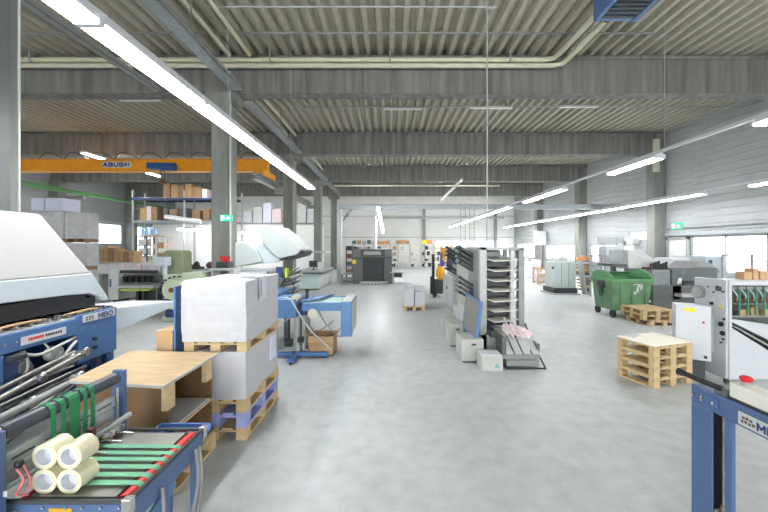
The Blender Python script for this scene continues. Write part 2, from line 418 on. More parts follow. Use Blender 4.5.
# concrete roof beams
for i, y in enumerate(BAYS):
    mb = MB().box(XL, XR, y - .2, y + .2, BZ, BT)
    mb.box(XL, XR, y - .26, y + .26, BT - .1, BT)
    struct(mb, 'roof_beam', beamc, .015, 'concrete roof beam across the hall, %s from the camera' % ORD[i])
def column(x0, x1, y, w, z1, nm, label, groove=True):
    mb = MB().box(x0, x1, y - w, y + w, 0, z1)
    struct(mb, nm, concrete, .02, label)
for i, y in enumerate([3.62] + BAYS):
    column(-4.56, -4.14, y, .28, BZ if i else RZ - .02, 'column', 'concrete column of the inner row, %s from the camera' % ORD[i])
    if i:
        struct(MB().box(-4.75, -3.95, y - .26, y + .26, BZ - .22, BZ - .002), 'column_head', concrete, .02, 'concrete corbel block on inner column, %s from the camera' % ORD[i - 1])
for i, y in enumerate(BAYS):
    column(XR - .5, XR - .001, y, .25, BZ, 'wall_column', 'concrete column against the right wall, %s from the camera' % ORD[i])
    if i < 2:
        struct(MB().box(XR - .6, XR - .34, y - .34, y - .262, 4.9, 6.3), 'column_bracket', pipec, .01, 'pale bracket on right wall column, %s from the camera' % ORD[i])
    column(XL + .001, XL + .55, y, .3, BZ, 'wall_column', 'concrete column against the left wall, %s from the camera' % ORD[i])
for i, px in enumerate([305, 424, 495]):
    struct(MB().box(X(px, YB) - .12, X(px, YB) + .12, YB - .25, YB - .001, 0, 5.6), 'wall_post', mgrey, 0, 'grey steel post on the back wall, %s from left' % ORD[i])
# white partition cabin under the storage deck, far left
struct(MB().box(-16.9, -4.75, 24.9, 25.1, 0, 3.3).box(-16.9, -4.75, 24.85, 25.15, 3.3, 3.42, 1), 'wall_partition', [wallb, mgrey])

# ---------------------------------------------------------------- lighting fixtures
def make_lamp(label, lit=True, L=1.5):
    t = thing('batten_lamp', label, 'lamp', (0, 0, 0))
    MB().box(-.05, .05, 0.01, L - .01, .03, .08).prism([(-.05, .03), (.05, .03), (.10, .0), (-.10, .0)], 'y', .02, L - .02).build('lamp_housing', white, t)
    MB().box(-.085, .085, .03, L - .03, -.03, -.002).build('lamp_tube', tube if lit else offtube, t)
    MB().box(-.10, .10, 0.0, .025, -.032, .05).box(-.10, .10, L - .025, L, -.032, .05).build('end_cap', white, t)
    return t
proto = None
def place_lamp(x, y, z, label, group):
    global proto
    if proto is None:
        proto = make_lamp(label); o = proto
    else: o = copy_tree(proto)
    o.location = (x, y, z); tag(o, label, 'lamp', group)
LZ = 3.40
for i in range(6):
    place_lamp(-2.27, 1.14 + 1.5 * i, LZ, 'lit white batten lamp in the line over the left machines, %s from the camera' % ORD[i], 'lamps of the left light line')
place_lamp(5.1, 3.35, LZ, 'lit batten lamp on the upper right rail, cut by the photo edge', 'lamps of the inner right light line')
place_lamp(5.1, 6.6, LZ, 'lit batten lamp alone on the rail before the right wall column', 'lamps of the inner right light line')
for i in range(2): place_lamp(5.1, 10.2 + 1.5 * i, LZ, 'lit batten lamp on inner right rail, %s of the short middle pair' % ORD[i], 'lamps of the inner right light line')
for i in range(10): place_lamp(5.1, 14.8 + 1.5 * i, LZ, 'lit batten lamp in far run of inner right rail, %s from the near end' % ORD[i], 'lamps of the inner right light line')
place_lamp(10.0, 8.2, LZ, 'lit batten lamp at the right photo edge before the ribbed wall', 'lamps of the outer right light line')
for i in range(13): place_lamp(10.0, 11.1 + 1.5 * i, LZ, 'lit batten lamp in outer run along right wall, %s from the near end' % ORD[i], 'lamps of the outer right light line')
fill_tube = emis('fill_lamp_tube', (250, 252, 255), 60)
def fill_lamp_row(y, xs, where):  # unseen lamps added behind the beams to brighten far end and left bay
    for i, x in enumerate(xs):
        t = thing('roof_lamp', 'added fill lamp hidden beyond the %s beam, %s from left' % (where, ORD[i]), 'lamp', (x, y, 6.2), 'added fill lamps beyond the %s beam' % where)
        MB().box(x - .9, x + .9, y - .06, y + .06, 6.22, 6.28).build('lamp_housing', white, t)
        MB().box(x - .88, x + .88, y - .05, y + .05, 6.18, 6.218).build('lamp_tube', fill_tube, t)
        MB().box(x - .5, x - .46, y - .02, y + .02, 6.28, RZ).box(x + .46, x + .5, y - .02, y + .02, 6.28, RZ).build('hanger', mgrey, t)
fill_lamp_row(28.3, (-14, -7, -1.5, 3.5, 8.5), 'fourth')
fill_lamp_row(16.3, (-17, -12.5, -8), 'second')
fill_lamp_row(22.2, (-17, -12, -7.5, -1, 5), 'third')
def lamp_rail(x, y0, y1, z, label):
    t = thing('lamp_rail', label, 'lamp rail', (x, y0, z))
    MB().box(x - .03, x + .03, y0, y1, z, z + .05).build('rail', white, t)
    y = y0 + .8
    while y < y1:
        MB().cyl((x, y, z + .05), (x, y, RZ), .004, 5).build('suspension_wire', lgrey, t); y += 3.1
lamp_rail(-2.27, 1.0, 10.2, LZ + .08, 'white rail carrying the left line of lamps')
lamp_rail(5.1, 2.6, 30, LZ + .08, 'white rail carrying the inner right line of lamps')
lamp_rail(10.0, 7.5, 31, LZ + .08, 'white rail carrying the outer right line of lamps')
# loose far lamps
def far_lamp(p0, p1, label, w=.09, m=tube):
    t = thing('batten_lamp', label, 'lamp', p0)
    p0, p1 = Vector(p0), Vector(p1); d = (p1 - p0); up = Vector((0, 0, .05))
    MB().cyl(p0, p1, w / 2, 8).build('lamp_tube', m, t)
    MB().cyl(p0 + up, p1 + up, w / 2, 6).build('lamp_housing', white, t)
    MB().cyl(p0 + up, (p0.x, p0.y, BZ), .005, 5).build('suspension_wire', lgrey, t)
far_lamp(W(378, 207, 14), W(383, 232, 21), 'lit tube hanging over the aisle beyond the paper cutter', .12)
far_lamp(W(178, 229, 23.1), W(207, 230, 23.1), 'lit horizontal tube on the white partition under the storage deck', .16)
far_lamp(W(241, 232, 23.1), W(262, 233, 23.1), 'lit horizontal tube on the white partition right of first inner column', .16)
far_lamp(W(165, 217, 20), W(201, 222, 20), 'unlit slanting batten below the storage deck', .2, offtube)
for i, y in enumerate((13.75, 15.3, 16.85)):
    place_lamp(-12.1, y, 5.42, 'lit high batten lamp in the crane bay, %s from the camera' % ORD[i], 'high lamps of the crane bay')
far_lamp(W(441, 200, 20), W(462, 180, 16), 'unlit batten high over the far aisle', .1, offtube)
for i, (a, b, y) in enumerate([(384, 422, 108), (470, 512, 107), (560, 598, 106), (120, 160, 99.5)]):
    Yb = 4.75 * K / (VY - y)
    t = thing('roof_lamp', 'unlit white batten under roof deck, %s' % ['left of the vertical conduit', 'crossing behind the vertical conduit', 'nearest the right wall', 'behind the first beam over the crane'][i], 'lamp', (X((a + b) / 2, Yb), Yb, 6.42), 'unlit lamps under the roof')
    MB().box(X(a, Yb), X(b, Yb), Yb - .05, Yb + .05, 6.40, 6.46).build('lamp_housing', offtube, t)
    MB().box(X(a, Yb) + .2, X(a, Yb) + .24, Yb - .02, Yb + .02, 6.46, RZ).box(X(b, Yb) - .24, X(b, Yb) - .2, Yb - .02, Yb + .02, 6.46, RZ).build('hanger', mgrey, t)

# ---------------------------------------------------------------- pipes, trays, heater
t = thing('heating_pipes', 'pair of beige pipes along first roof beam turning to the blue heater', 'pipe', (4.1, 8.75, 6.2))
MB().tube([(-20.2, 8.8, 6.40), (3.9, 8.8, 6.40), (4.08, 8.7, 6.4), (4.12, 8.5, 6.4), (4.12, 6.95, 6.33)], .06, 10, sub=1).build('flow_pipe', pipec, t)
MB().tube([(-20.2, 8.8, 6.26), (4.1, 8.8, 6.26), (4.28, 8.7, 6.26), (4.32, 8.5, 6.26), (4.32, 6.95, 6.24)], .06, 10, sub=1).build('return_pipe', pipec, t)
mb = MB()
for x in range(-18, 4, 3): mb.box(x - .02, x + .02, 8.72, 8.88, 6.3, RZ)
mb.build('pipe_hanger', mgrey, t)
t = thing('unit_heater', 'blue ceiling heater with dark louvres at the top of the picture', 'heater', (4.4, 6.2, 6.0))
MB().box(3.98, 4.06, 5.3, 6.85, 6.1, 6.5).box(4.72, 4.8, 5.3, 6.85, 6.1, 6.5).box(4.06, 4.72, 6.77, 6.85, 6.12, 6.5).box(4.06, 4.72, 5.3, 5.38, 6.12, 6.5).box(4.0, 4.78, 5.3, 6.85, 6.46, 6.52).build('casing', skyblue, t, .01)
mb = MB()
for i in range(12): mb.rbox((4.39, 5.45 + i * .115, 6.115), (.64, .105, .01), rx=.18)
mb.build('louvre', char, t)
MB().cyl((4.12, 6.98, 6.33), (4.12, 6.86, 6.33), .07).cyl((4.32, 6.98, 6.24), (4.32, 6.86, 6.24), .07).build('pipe_union', copper, t)
MB().box(4.1, 4.14, 5.6, 5.64, 6.52, RZ).box(4.64, 4.68, 5.6, 5.64, 6.52, RZ).box(4.1, 4.14, 6.5, 6.54, 6.52, RZ).box(4.64, 4.68, 6.5, 6.54, 6.52, RZ).build('hanger', mgrey, t)
def tray(x, y0, y1, z, w, label, m):
    t = thing('cable_tray', label, 'cable tray', (x, y0, z))
    mb = MB().box(x - w / 2, x + w / 2, y0, y1, z, z + .01).box(x - w / 2, x - w / 2 + .012, y0, y1, z, z + .09).box(x + w / 2 - .012, x + w / 2, y0, y1, z, z + .09)
    y = y0 + .1
    while y < y1:
        mb.box(x - w / 2 + .03, x + w / 2 - .03, y, y + .05, z - .006, z - .001); y += .2
    mb.build('tray', m, t)
    MB().tube([(x - .05, y0 + .05, z + .03), (x - .03, (y0 + y1) / 2, z + .035), (x - .06, y1 - .05, z + .03)], .02, 6).tube([(x + .04, y0 + .05, z + .03), (x + .06, (y0 + y1) / 2, z + .03), (x + .02, y1 - .05, z + .03)], .016, 6).build('cable', black, t)
    y = y0 + .5
    while y < y1:
        MB().box(x - .01, x + .01, y, y + .02, z + .01, RZ).build('hanger', mgrey, t); y += 2.4
tray(-3.87, 1.5, 8.85, 5.66, .30, 'galvanised cable tray beside inner columns, nearest length', galv)
tray(-3.87, 9.5, 14.85, 5.66, .30, 'galvanised cable tray beside inner columns, behind the first beam', galv)
tray(-3.87, 15.6, 26.8, 5.66, .30, 'galvanised cable tray beside inner columns, farthest length', galv)
tray(-5.85, 2.0, 8.8, 5.6, .16, 'narrow dark cable tray left of the lamp line', mgrey)
def pipe_thing(name, pts, r, m, label, sub=1):
    mb = MB().tube(pts, r, 8, sub=sub)
    return single(mb, name, m, label, 'pipe')
pipe_thing('roof_pipe', [(-3.95, 3, 6.42), (-3.95, 8.6, 6.42)], .05, pipec, 'left one of two beige pipes running back under the near roof')
pipe_thing('roof_pipe', [(-3.45, 3, 6.42), (-3.45, 8.6, 6.42)], .05, pipec, 'right one of two beige pipes running back under the near roof')
pipe_thing('roof_pipe', [(-4.35, 9.7, 6.42), (-4.35, 14.8, 6.42)], .06, pipec, 'left beige pipe in second roof bay above the inner columns')
pipe_thing('roof_pipe', [(-4.0, 9.7, 6.42), (-4.0, 14.8, 6.42)], .06, pipec, 'right beige pipe in second roof bay above the inner columns')
pipe_thing('roof_pipe', [(-4.35, 15.7, 6.3), (-4.35, 20.8, 6.3)], .06, pipec, 'left beige pipe in third roof bay')
pipe_thing('roof_pipe', [(-4.0, 15.7, 6.3), (-4.0, 20.8, 6.3)], .06, pipec, 'right beige pipe in third roof bay')
pipe_thing('conduit', [(-3.6, 7.0, 6.5), (1.75, 7.0, 6.5), (1.9, 7.0, 6.44), (1.94, 7.0, 6.3), (1.94, 7.0, 1.72)], .014, lgrey, 'thin conduit crossing the near roof then dropping to the tray tower', 3)
pipe_thing('conduit', [(-8.5, 7.95, 6.56), (6, 7.95, 6.56)], .018, mgrey, 'thin dark rod across the near roof deck')
pipe_thing('conduit', [(-3, 12.0, 6.5), (11.6, 12.0, 6.5)], .025, lgrey, 'pale conduit across the second roof bay')
pipe_thing('conduit', [(-3.8, 24.0, 5.9), (7.5, 24.0, 5.9)], .05, pipec, 'beige pipe across the farthest visible roof bay')
pipe_thing('conduit', [(-4.09, 8.96, 0), (-4.09, 8.96, 6.2)], .028, lgrey, 'pale vertical conduit on the right face of the first inner column')
single(MB().box(-4.135, -4.10, 3.58, 3.78, 0, 6.2), 'cable_channel', dgrey, 'dark vertical cable channel on the nearest column, left photo edge', 'cable channel')
pipe_thing('conduit', [(-4.09, 3.86, 0), (-4.09, 3.86, 6.4)], .012, lgrey, 'thin vertical conduit on the nearest column at the left photo edge')
t = thing('crossbeam', 'grey steel box beam spanning low across hall before the far shelves', 'steel beam', (4.5, 17, 3.3))
MB().box(-2.5, XR - .02, 16.9, 17.1, 3.535, 3.73).box(-2.5, XR - .02, 16.84, 17.16, 3.73, 3.76).build('beam', galv, t, .008)
MB().box(-2.56, -2.34, 16.9, 17.1, 0, 3.535).build('post', offwhite, t, .01)
MB().plate([(-2.3, 17.0, 2.9), (-2.3, 17.0, 3.05), (-1.8, 17.0, 3.53), (-2.0, 17, 3.53)], .06).build('brace', galv, t)
pipe_thing('thin_pipe', [(-1, 24.5, 3.75), (8, 24.5, 3.75)], .06, galv, 'thin horizontal pipe behind the low steel beam')
pipe_thing('reflection_streak', [(X(375.5, 18), 18, 1.4), (X(375.5, 18), 18, Z(215, 18))], .08, white, 'white vertical streak standing in for a reflection behind the dark paper cutter')  # white cylinder stands in for a reflection behind the cutter
for i, (px, Y) in enumerate([(472, 30), (463, 29)]):
    t = thing('wall_ladder', 'thin steel ladder by the back wall, %s one' % ['right', 'left'][i], 'ladder', (X(px, Y), Y, 0))
    x = X(px, Y)
    mb = MB(); mb.box(x - .22, x - .18, Y, Y + .04, 0, 5.4).box(x + .18, x + .22, Y, Y + .04, 0, 5.4).build('stile', mgrey, t)
    mb = MB()
    for k in range(17): mb.cyl((x - .18, Y + .02, .3 + k * .3), (x + .18, Y + .02, .3 + k * .3), .014, 6)
    mb.build('rung', mgrey, t)

# ---------------------------------------------------------------- crane
t = thing('bridge_crane', 'yellow overhead crane girder with blue hoist over the left bay', 'crane', (-12, 14, 4.7))
MB().box(-18.45, -4.85, 13.88, 14.12, 4.74, 5.15).box(-18.45, -4.85, 13.82, 14.18, 4.70, 4.74).box(-18.45, -4.85, 13.82, 14.18, 5.15, 5.18).build('girder', orange, t, .01)
MB().box(-18.75, -18.455, 13.3, 14.7, 5.045, 5.28).box(-5.2, -4.8, 13.3, 14.7, 4.46, 4.68).build('end_carriage', orange, t, .01)
hx = X(163, 13.6)
h = MB().box(hx - .55, hx - .05, 13.45, 13.8, 4.72, 4.95).cyl((hx - .05, 13.62, 4.82), (hx + .45, 13.62, 4.82), .16).build('hoist', hoist, t, .01)
MB().cyl((hx - .1, 13.62, 4.72), (hx - .1, 13.62, 4.3), .012).cyl((hx + .05, 13.62, 4.72), (hx + .05, 13.62, 4.3), .012).build('hoist_rope', black, h)
MB().box(hx - .12, hx + .08, 13.56, 13.68, 4.15, 4.32).build('hook_block', copper, h)
pl = MB().box(X(102, 13.86), X(131, 13.86), 13.855, 13.879, 4.85, 5.08).build('name_plate', white, t)
lettering('ABUS', .25, Matrix.Translation((X(113, 13.84), 13.852, 4.965)) @ FRONT, mat('logo_blue', (18, 34, 100), .5), pl, bold=.24)
MB().box(X(124, 13.84), X(126.5, 13.84), 13.849, 13.854, 4.9, 5.04).box(X(127.5, 13.84), X(129, 13.84), 13.849, 13.854, 4.9, 5.04).build('plate_mark', dgrey, pl)
mb = MB()
for k in range(9):
    x = -14 + k * 1.0; mb.tube([(x, 13.95, 5.2), (x + .25, 13.95, 5.45), (x + .6, 13.95, 5.42), (x + .95, 13.95, 5.22)], .015, 6)
mb.build('festoon_cable', black, t)
t = thing('crane_rail', 'green crane runway rail on brackets along the left wall', 'rail', (-18.6, 5, 4.8))
MB().box(-18.72, -18.48, 3, 31, 5.0, 5.04).box(-18.62, -18.58, 3, 31, 4.84, 5.0).box(-18.72, -18.48, 3, 31, 4.80, 4.84).build('rail', craneg, t)
for y in BAYS: MB().box(XL + .55, -18.5, y - .1, y + .1, 4.6, 4.8).build('bracket', mgrey, t)
t = thing('crane_rail', 'grey crane runway beam beside the inner columns', 'rail', (-5, 13, 4.2))
MB().box(-5.12, -4.88, 13, 22, 4.42, 4.46).box(-5.02, -4.98, 13, 22, 4.26, 4.42).box(-5.12, -4.88, 13, 22, 4.22, 4.26).build('rail', mgrey, t)
for y in BAYS[1:3]: MB().box(-5.0, -4.57, y - .1, y + .1, 4.02, 4.22).build('bracket', mgrey, t)

# exit signs
def exit_sign(label, c, w, h, M, face):
    t = thing('exit_sign', label, 'sign', c)
    if face == 'y':
        MB().box(c[0] - w / 2, c[0] + w / 2, c[1], c[1] + .04, c[2] - h / 2, c[2] + h / 2).build('sign_box', exitg, t)
        a = MB(); y = c[1] - .003
        q = lambda u, v: (c[0] + u * w, y, c[2] + v * h)
    else:
        MB().box(c[0], c[0] + .04, c[1] - w / 2, c[1] + w / 2, c[2] - h / 2, c[2] + h / 2).build('sign_box', exitg, t)
        a = MB(); q = lambda u, v: (c[0] - .003, c[1] - u * w, c[2] + v * h)
    a.plate([q(-.42, -.36), q(-.16, -.36), q(-.16, .36), q(-.42, .36)], .001)
    a.plate([q(.0, -.1), q(.2, -.1), q(.2, -.3), q(.4, 0), q(.2, .3), q(.2, .1), q(.0, .1)], .001)
    a.build('pictogram', exitw, t)
exit_sign('lit green exit sign on the first inner column', (X(226, 8.86), 8.86, Z(218, 8.86)), .30, .15, None, 'y')
exit_sign('green and white exit sign on the ribbed right wall', (XR - .06, 14.35, 2.56), .5, .26, None, 'x')

# ---------------------------------------------------------------- pallets and stacks
def pallet(x0, x1, y0, y1, z0, z1, label, m=None, group=None, rz=0, midy=True, pivot=None, boards=None, cat='pallet'):
    m = m or wood
    cx, cy = (x0 + x1) / 2, (y0 + y1) / 2
    t = thing('wooden_pallet', label, cat, (cx, cy, z0), group)
    OFF[t.name] = (cx, cy, z0)
    h = z1 - z0; a = h * .16; lx, ly = x1 - x0, y1 - y0
    mb = MB(); n = boards or 5
    bw = lx / n * .82
    for i in range(n):
        bx = x0 + (lx - bw) * i / (n - 1); mb.box(bx, bx + bw, y0, y1, z1 - a, z1)
    mb.build('top_deck', m, t, .003)
    mb = MB()
    for yy in (y0, cy - ly * .06, y1 - ly * .12): mb.box(x0, x1, yy, yy + ly * .12, z1 - 2 * a, z1 - a)
    mb.build('stringer', m, t)
    w = min(.1, lx * .16); d = min(.1, ly * .14)
    for bx in (x0, cx - w / 2, x1 - w):
        for by in ((y0, cy - d / 2, y1 - d) if midy else (y0, y1 - d)):
            MB().box(bx, bx + w, by, by + d, z0 + a, z1 - 2 * a).build('block', m, t, .003)
    for bx in (x0, cx - w / 2, x1 - w):
        MB().box(bx, bx + w, y0, y1, z0, z0 + a).build('bottom_board', m, t)
    t.rotation_euler = (0, 0, rz)
    return t
SX0, SX1, SY0, SY1 = -1.84, -1.265, 3.08, 3.97
pallet(SX0, SX1, SY0, SY1, 0, .107, 'wooden pallet on floor at the bottom of the tall white paper stack')
pallet(SX0 + .01, SX1 - .0, SY0, SY1 - .02, .107, .24, 'lavender wrapped pallet second from the floor under the paper stack', lav)
pallet(SX0, SX1, SY0, SY1, .24, .354, 'wooden pallet directly under the lower white paper block')
t = thing('paper_block', 'lower wrapped block of white paper sheets between two pallets', 'paper stack', (-1.55, 3.5, .354), 'wrapped paper blocks of the tall stack')
MB().soft(SX0 + .01, SX1 - .005, SY0 + .005, SY1 - .01, .354, .775, 10, .006).build('paper_sheets', paperb, t)
MB().box(SX1 - .006, SX1 + .001, SY0 + .62, SY0 + .8, .5, .74).build('printed_label', lavp, t)
pallet(SX0 + .02, SX1 - .0, SY0 + .01, SY1, .776, .862, 'wooden pallet between the two white paper blocks')
t = thing('paper_block', 'upper wrapped block of white paper, topmost of the tall stack', 'paper stack', (-1.55, 3.5, .864), 'wrapped paper blocks of the tall stack')
MB().soft(SX0, SX1, SY0, SY1, .864, 1.395, 12, .012, seed=5).build('paper_sheets', paperb, t)
mb = MB()
for x in (-1.838, ): mb.box(SX0 - .003, SX1 + .008, SY0 - .008, SY0 - .003, 1.195, 1.2)
mb.build('wrap_seam', lgrey, t)
t = thing('delivery_note', 'white note with blue print draped over the top paper block edge', 'paper sheet', (-1.3, 3.45, 1.41))
MB().box(-1.45, -1.25, 3.36, 3.54, 1.408, 1.412).box(-1.252, -1.248, 3.36, 3.54, 1.19, 1.412).build('sheet', paper, t)
MB().box(-1.43, -1.3, 3.38, 3.42, 1.4125, 1.414).box(-1.2475, -1.246, 3.38, 3.4, 1.22, 1.38).box(-1.38, -1.3, 3.45, 3.5, 1.4125, 1.414).build('print_marks', blue, t)
single(MB().rbox((-1.905, 3.25, 1.02), (.015, .34, .66), rz=.05), 'blue_board', blue, 'blue board standing left of the tall paper stack', 'board')
single(MB().box(-2.07, -1.925, 3.1, 3.42, 0, .96), 'cardboard_box', card, 'tall brown cardboard carton behind plywood table beside paper stack', 'box', bevel=.004)

# near right stack of four pallets
def rp(name_i, z0, z1, label, g):
    t = pallet(-.33, .33, -.24, .24, z0, z1, label, wood, g, midy=False)
    t.location = (3.404, 4.517, z0); t.rotation_euler = (0, 0, .30)
    return t
hh = .127
for i in range(4):
    rp(i, i * hh, (i + 1) * hh, 'wooden pallet in the near right stack, %s' % ['lying on the floor', 'second from the floor', 'third from the floor', 'topmost under the white board'][i], 'pallets in the near right stack')
t = single(MB().box(-.335, .335, -.245, .245, 0, .012), 'cover_board', [mat('cream_board', (240, 234, 218), .6, var=.02)], 'cream board covering the near right pallet stack', 'board'); t.location = (3.404, 4.517, 4 * hh); t.rotation_euler = (0, 0, .30)
t = single(MB().box(-.11, .11, -.07, .07, 0, .008), 'paper_pad', paper, 'small white paper pad on the near right pallet stack', 'paper pad'); t.location = (3.22, 4.66, 4 * hh + .012); t.rotation_euler = (0, 0, .6)
# pallets by the bin
for i, (z, dx, dy, rz) in enumerate([(0, 0, 0, .1), (.113, -.09, .06, .05), (.226, -.10, .05, .07)]):
    t = pallet(-.35, .35, -.34, .34, z, z + .113, 'wooden pallet before the green waste container, %s' % ['lying lowest', 'middle of three', 'topmost of three'][i], wood, 'pallets by the green container')
    t.location = (5.90 + dx, 7.88 + dy, z); t.rotation_euler = (0, 0, rz)
# paper on small pallet in the aisle
pallet(X(403.5, 9.35), X(425, 9.35), 9.35, 10.0, 0, .115, 'small wooden pallet in the aisle under white paper piles')
for i, (a, b, y0, y1, top, lb) in enumerate([(404.5, 414.2, 9.38, 9.66, .56, 'front left'), (415, 424.6, 9.38, 9.66, .50, 'front right'), (404.8, 413.6, 9.70, 9.96, .63, 'rear left'), (413.8, 422, 9.70, 9.96, .63, 'rear right')]):
    single(MB().box(X(a, y0), X(b, y0), y0, y1, .115, top), 'paper_pile', paper, 'white paper pile on the aisle pallet, %s' % lb, 'paper pile', 'paper piles on the aisle pallet', .004)

# ---------------------------------------------------------------- plywood table
t = thing('plywood_table', 'plywood packing table with open lower shelf beside the paper stack', 'table', (-1.85, 2.6, 0))
TX0, TX1, TY0, TY1 = -2.25, -1.47, 2.27, 2.98
FL, FR, BR, BL = (-2.16, 2.36), (-1.47, 2.27), (-1.46, 2.98), (-2.25, 3.05)
MB().prism([FL, FR, BR, BL], 'z', .785, .80).build('table_top', ply, t)
MB().hexa([(FL[0], FL[1] - .005, .782), (FR[0], FR[1] - .005, .782), (FR[0], FR[1] - .001, .782), (FL[0], FL[1] - .001, .782), (FL[0], FL[1] - .005, .801), (FR[0], FR[1] - .005, .801), (FR[0], FR[1] - .001, .801), (FL[0], FL[1] - .001, .801)]).build('front_edge_strip', lgrey, t)
MB().hexa([(FR[0] + .001, FR[1], .782), (FR[0] + .005, FR[1], .782), (BR[0] + .005, BR[1], .782), (BR[0] + .001, BR[1], .782), (FR[0] + .001, FR[1], .801), (FR[0] + .005, FR[1], .801), (BR[0] + .005, BR[1], .801), (BR[0] + .001, BR[1], .801)]).build('side_edge_strip', lgrey, t)
MB().box(-2.12, TX1 - .03, TY0 + .10, TY0 + .12, .13, .784).build('front_panel', woodd, t)
MB().box(TX0 + .05, TX1 - .03, TY1 - .05, TY1 - .03, .13, .784).build('rear_panel', woodd, t)
MB().box(-2.14, -2.12, TY0 + .12, TY1 - .05, .13, .784).build('side_panel', woodd, t)
MB().box(TX1 - .06, TX1 - .02, TY0 + .07, TY0 + .16, .60, .784).box(TX1 - .06, TX1 - .02, TY1 - .14, TY1 - .05, .60, .784).build('corner_block', wood, t, .003)
MB().box(-2.12, TX1 - .02, TY0 + .12, TY1 - .05, .42, .44).build('shelf', ply, t)
MB().box(TX0 + .05, TX1 - .02, TY0 + .1, TY1 - .02, .13, .15).build('bottom_shelf', ply, t)
pallet(TX0 + .04, TX1 - .01, TY0 + .06, TY1 - .0, 0, .128, 'wooden pallet under the plywood packing table')
single(MB().box(-2.0, TX1 - .03, TY0 + .14, TY1 - .08, .4402, .452), 'paper_sheets', paper, 'white paper sheets on shelf inside the plywood table', 'paper')

# ---------------------------------------------------------------- foreground belt delivery
t = thing('belt_delivery', 'blue delivery table with red roller and green belts, lower left', 'machine', (-1.45, 1.8, 0))
DX0, DX1, DY0, DY1, DZ = -1.72, -1.13, 1.52, 2.10, .60
MB().box(DX0 + .12, -1.215, DY0 + .03, DY1 - .02, DZ - .03, DZ - .005).build('table_plate', mat('plate_steel', (158, 158, 150), .35, metal=.35, var=.12, scale=5), t)
MB().box(DX0, DX1, DY0 - .005, DY0 + .015, DZ - .16, DZ - .01).build('front_apron', nblue, t, .004)
MB().box(DX0 - .05, DX1, DY1 + .005, DY1 + .02, DZ - .10, DZ - .02).build('rear_apron', nblue, t, .004)
MB().box(DX1 - .012, DX1 + .004, DY0 + .012, DY1, DZ - .12, DZ - .012).build('side_apron', nblue, t, .003)
MB().cyl((DX0 - .05, DY0 - .008, DZ), (DX1, DY0 - .008, DZ), .011).build('front_rail', char, t)
MB().cyl((DX1 + .0, DY0, DZ), (DX1 + .0, DY1 + .01, DZ), .011).build('side_rail', char, t)
MB().cyl((DX0 + .15, DY1 + .01, DZ + .0), (DX1, DY1 + .01, DZ + .0), .010).build('rear_rail', char, t)
MB().box(DX1 - .02, DX1 + .018, DY0 - .025, DY0 + .01, DZ - .05, DZ + .018).box(DX1 - .015, DX1 + .018, DY1 - .005, DY1 + .03, DZ - .05, DZ + .02).box(DX0 - .05, DX0 + .0, DY0 - .03, DY0 + .03, DZ - .05, DZ + .03).build('corner_bracket', chrome, t, .003)
rr = MB().cyl((-1.172, DY0 + .02, DZ - .022), (-1.172, DY1 - .03, DZ - .022), .031, 18).build('driven_roller', red, t)
MB().cyl((DX0 + .10, DY0 + .02, DZ - .03), (DX0 + .10, DY1 - .01, DZ - .03), .024, 18).build('idle_roller', red, t)
for by in (1.62, 1.678, 1.738, 1.80, 1.855, 1.915):
    x1, x0, zc, r = -1.172, DX0 + .10, DZ - .022, .033
    mb = MB(); w = .0155; pts = [(x0, zc + r + .002)]
    for k in range(9):
        a = math.pi / 2 - math.pi * k / 8; pts.append((x1 + r * math.cos(a), zc + r * math.sin(a)))
    pts.append((x0, zc - r))
    inner = [(p[0] - .002 * (p[0] > x1), p[1] * 1 - (.002 if p[1] > zc else -.002)) for p in pts]
    for a, b, c, d in zip(pts[:-1], pts[1:], inner[1:], inner[:-1]):
        mb.hexa([(a[0], by - w, a[1]), (b[0], by - w, b[1]), (b[0], by + w, b[1]), (a[0], by + w, a[1]), (d[0], by - w, d[1]), (c[0], by - w, c[1]), (c[0], by + w, c[1]), (d[0], by + w, d[1])])
    mb.build('belt', lgreen, t)
for (lx, ly) in ((DX1 - .025, DY0 + .01), (DX1 - .025, DY1 - .03), (DX1 - .025, 1.78), (DX0 + .02, DY0 + .01), (DX0 + .02, DY1 - .03)):
    MB().box(lx - .02, lx + .02, ly - .015, ly + .025, 0, DZ - .10).build('leg', nblue, t, .003)
MB().rbox((DX1 - .015, 1.68, .40), (.016, .36, .07), rx=.35).build('brace', skyblue, t)
MB().box(DX1 - .42, DX1 - .05, DY0 - .009, DY0 - .006, DZ - .09, DZ - .04, 0).v
st = MB().box(-1.475, -1.375, DY0 - .008, DY0 - .0055, DZ - .075, DZ - .03).build('warning_plate', mat('amber_plate', (200, 150, 40), .5), t)
mb = MB()
for xx in (-1.50, -1.40, -1.33, -1.25, -1.17): mb.cyl((xx, DY0 - .004, DZ - .028), (xx, DY0 - .012, DZ - .028), .006, 8)
mb.cyl((-1.62, DY0 - .004, DZ - .05), (-1.62, DY0 - .02, DZ - .05), .018)
mb.build('bolt', chrome, t)
MB().tube([(-1.12, 1.72, .52), (-1.10, 1.70, .4), (-1.13, 1.68, .22), (-1.16, 1.64, .03)], .009).tube([(-1.11, 2.0, .55), (-1.09, 1.99, .4), (-1.10, 1.97, .25), (-1.14, 1.94, .02)], .011).tube([(-1.10, 2.02, .55), (-1.075, 2.0, .38), (-1.09, 1.98, .2), (-1.13, 1.96, .02)], .008).build('hose', mgrey, t)
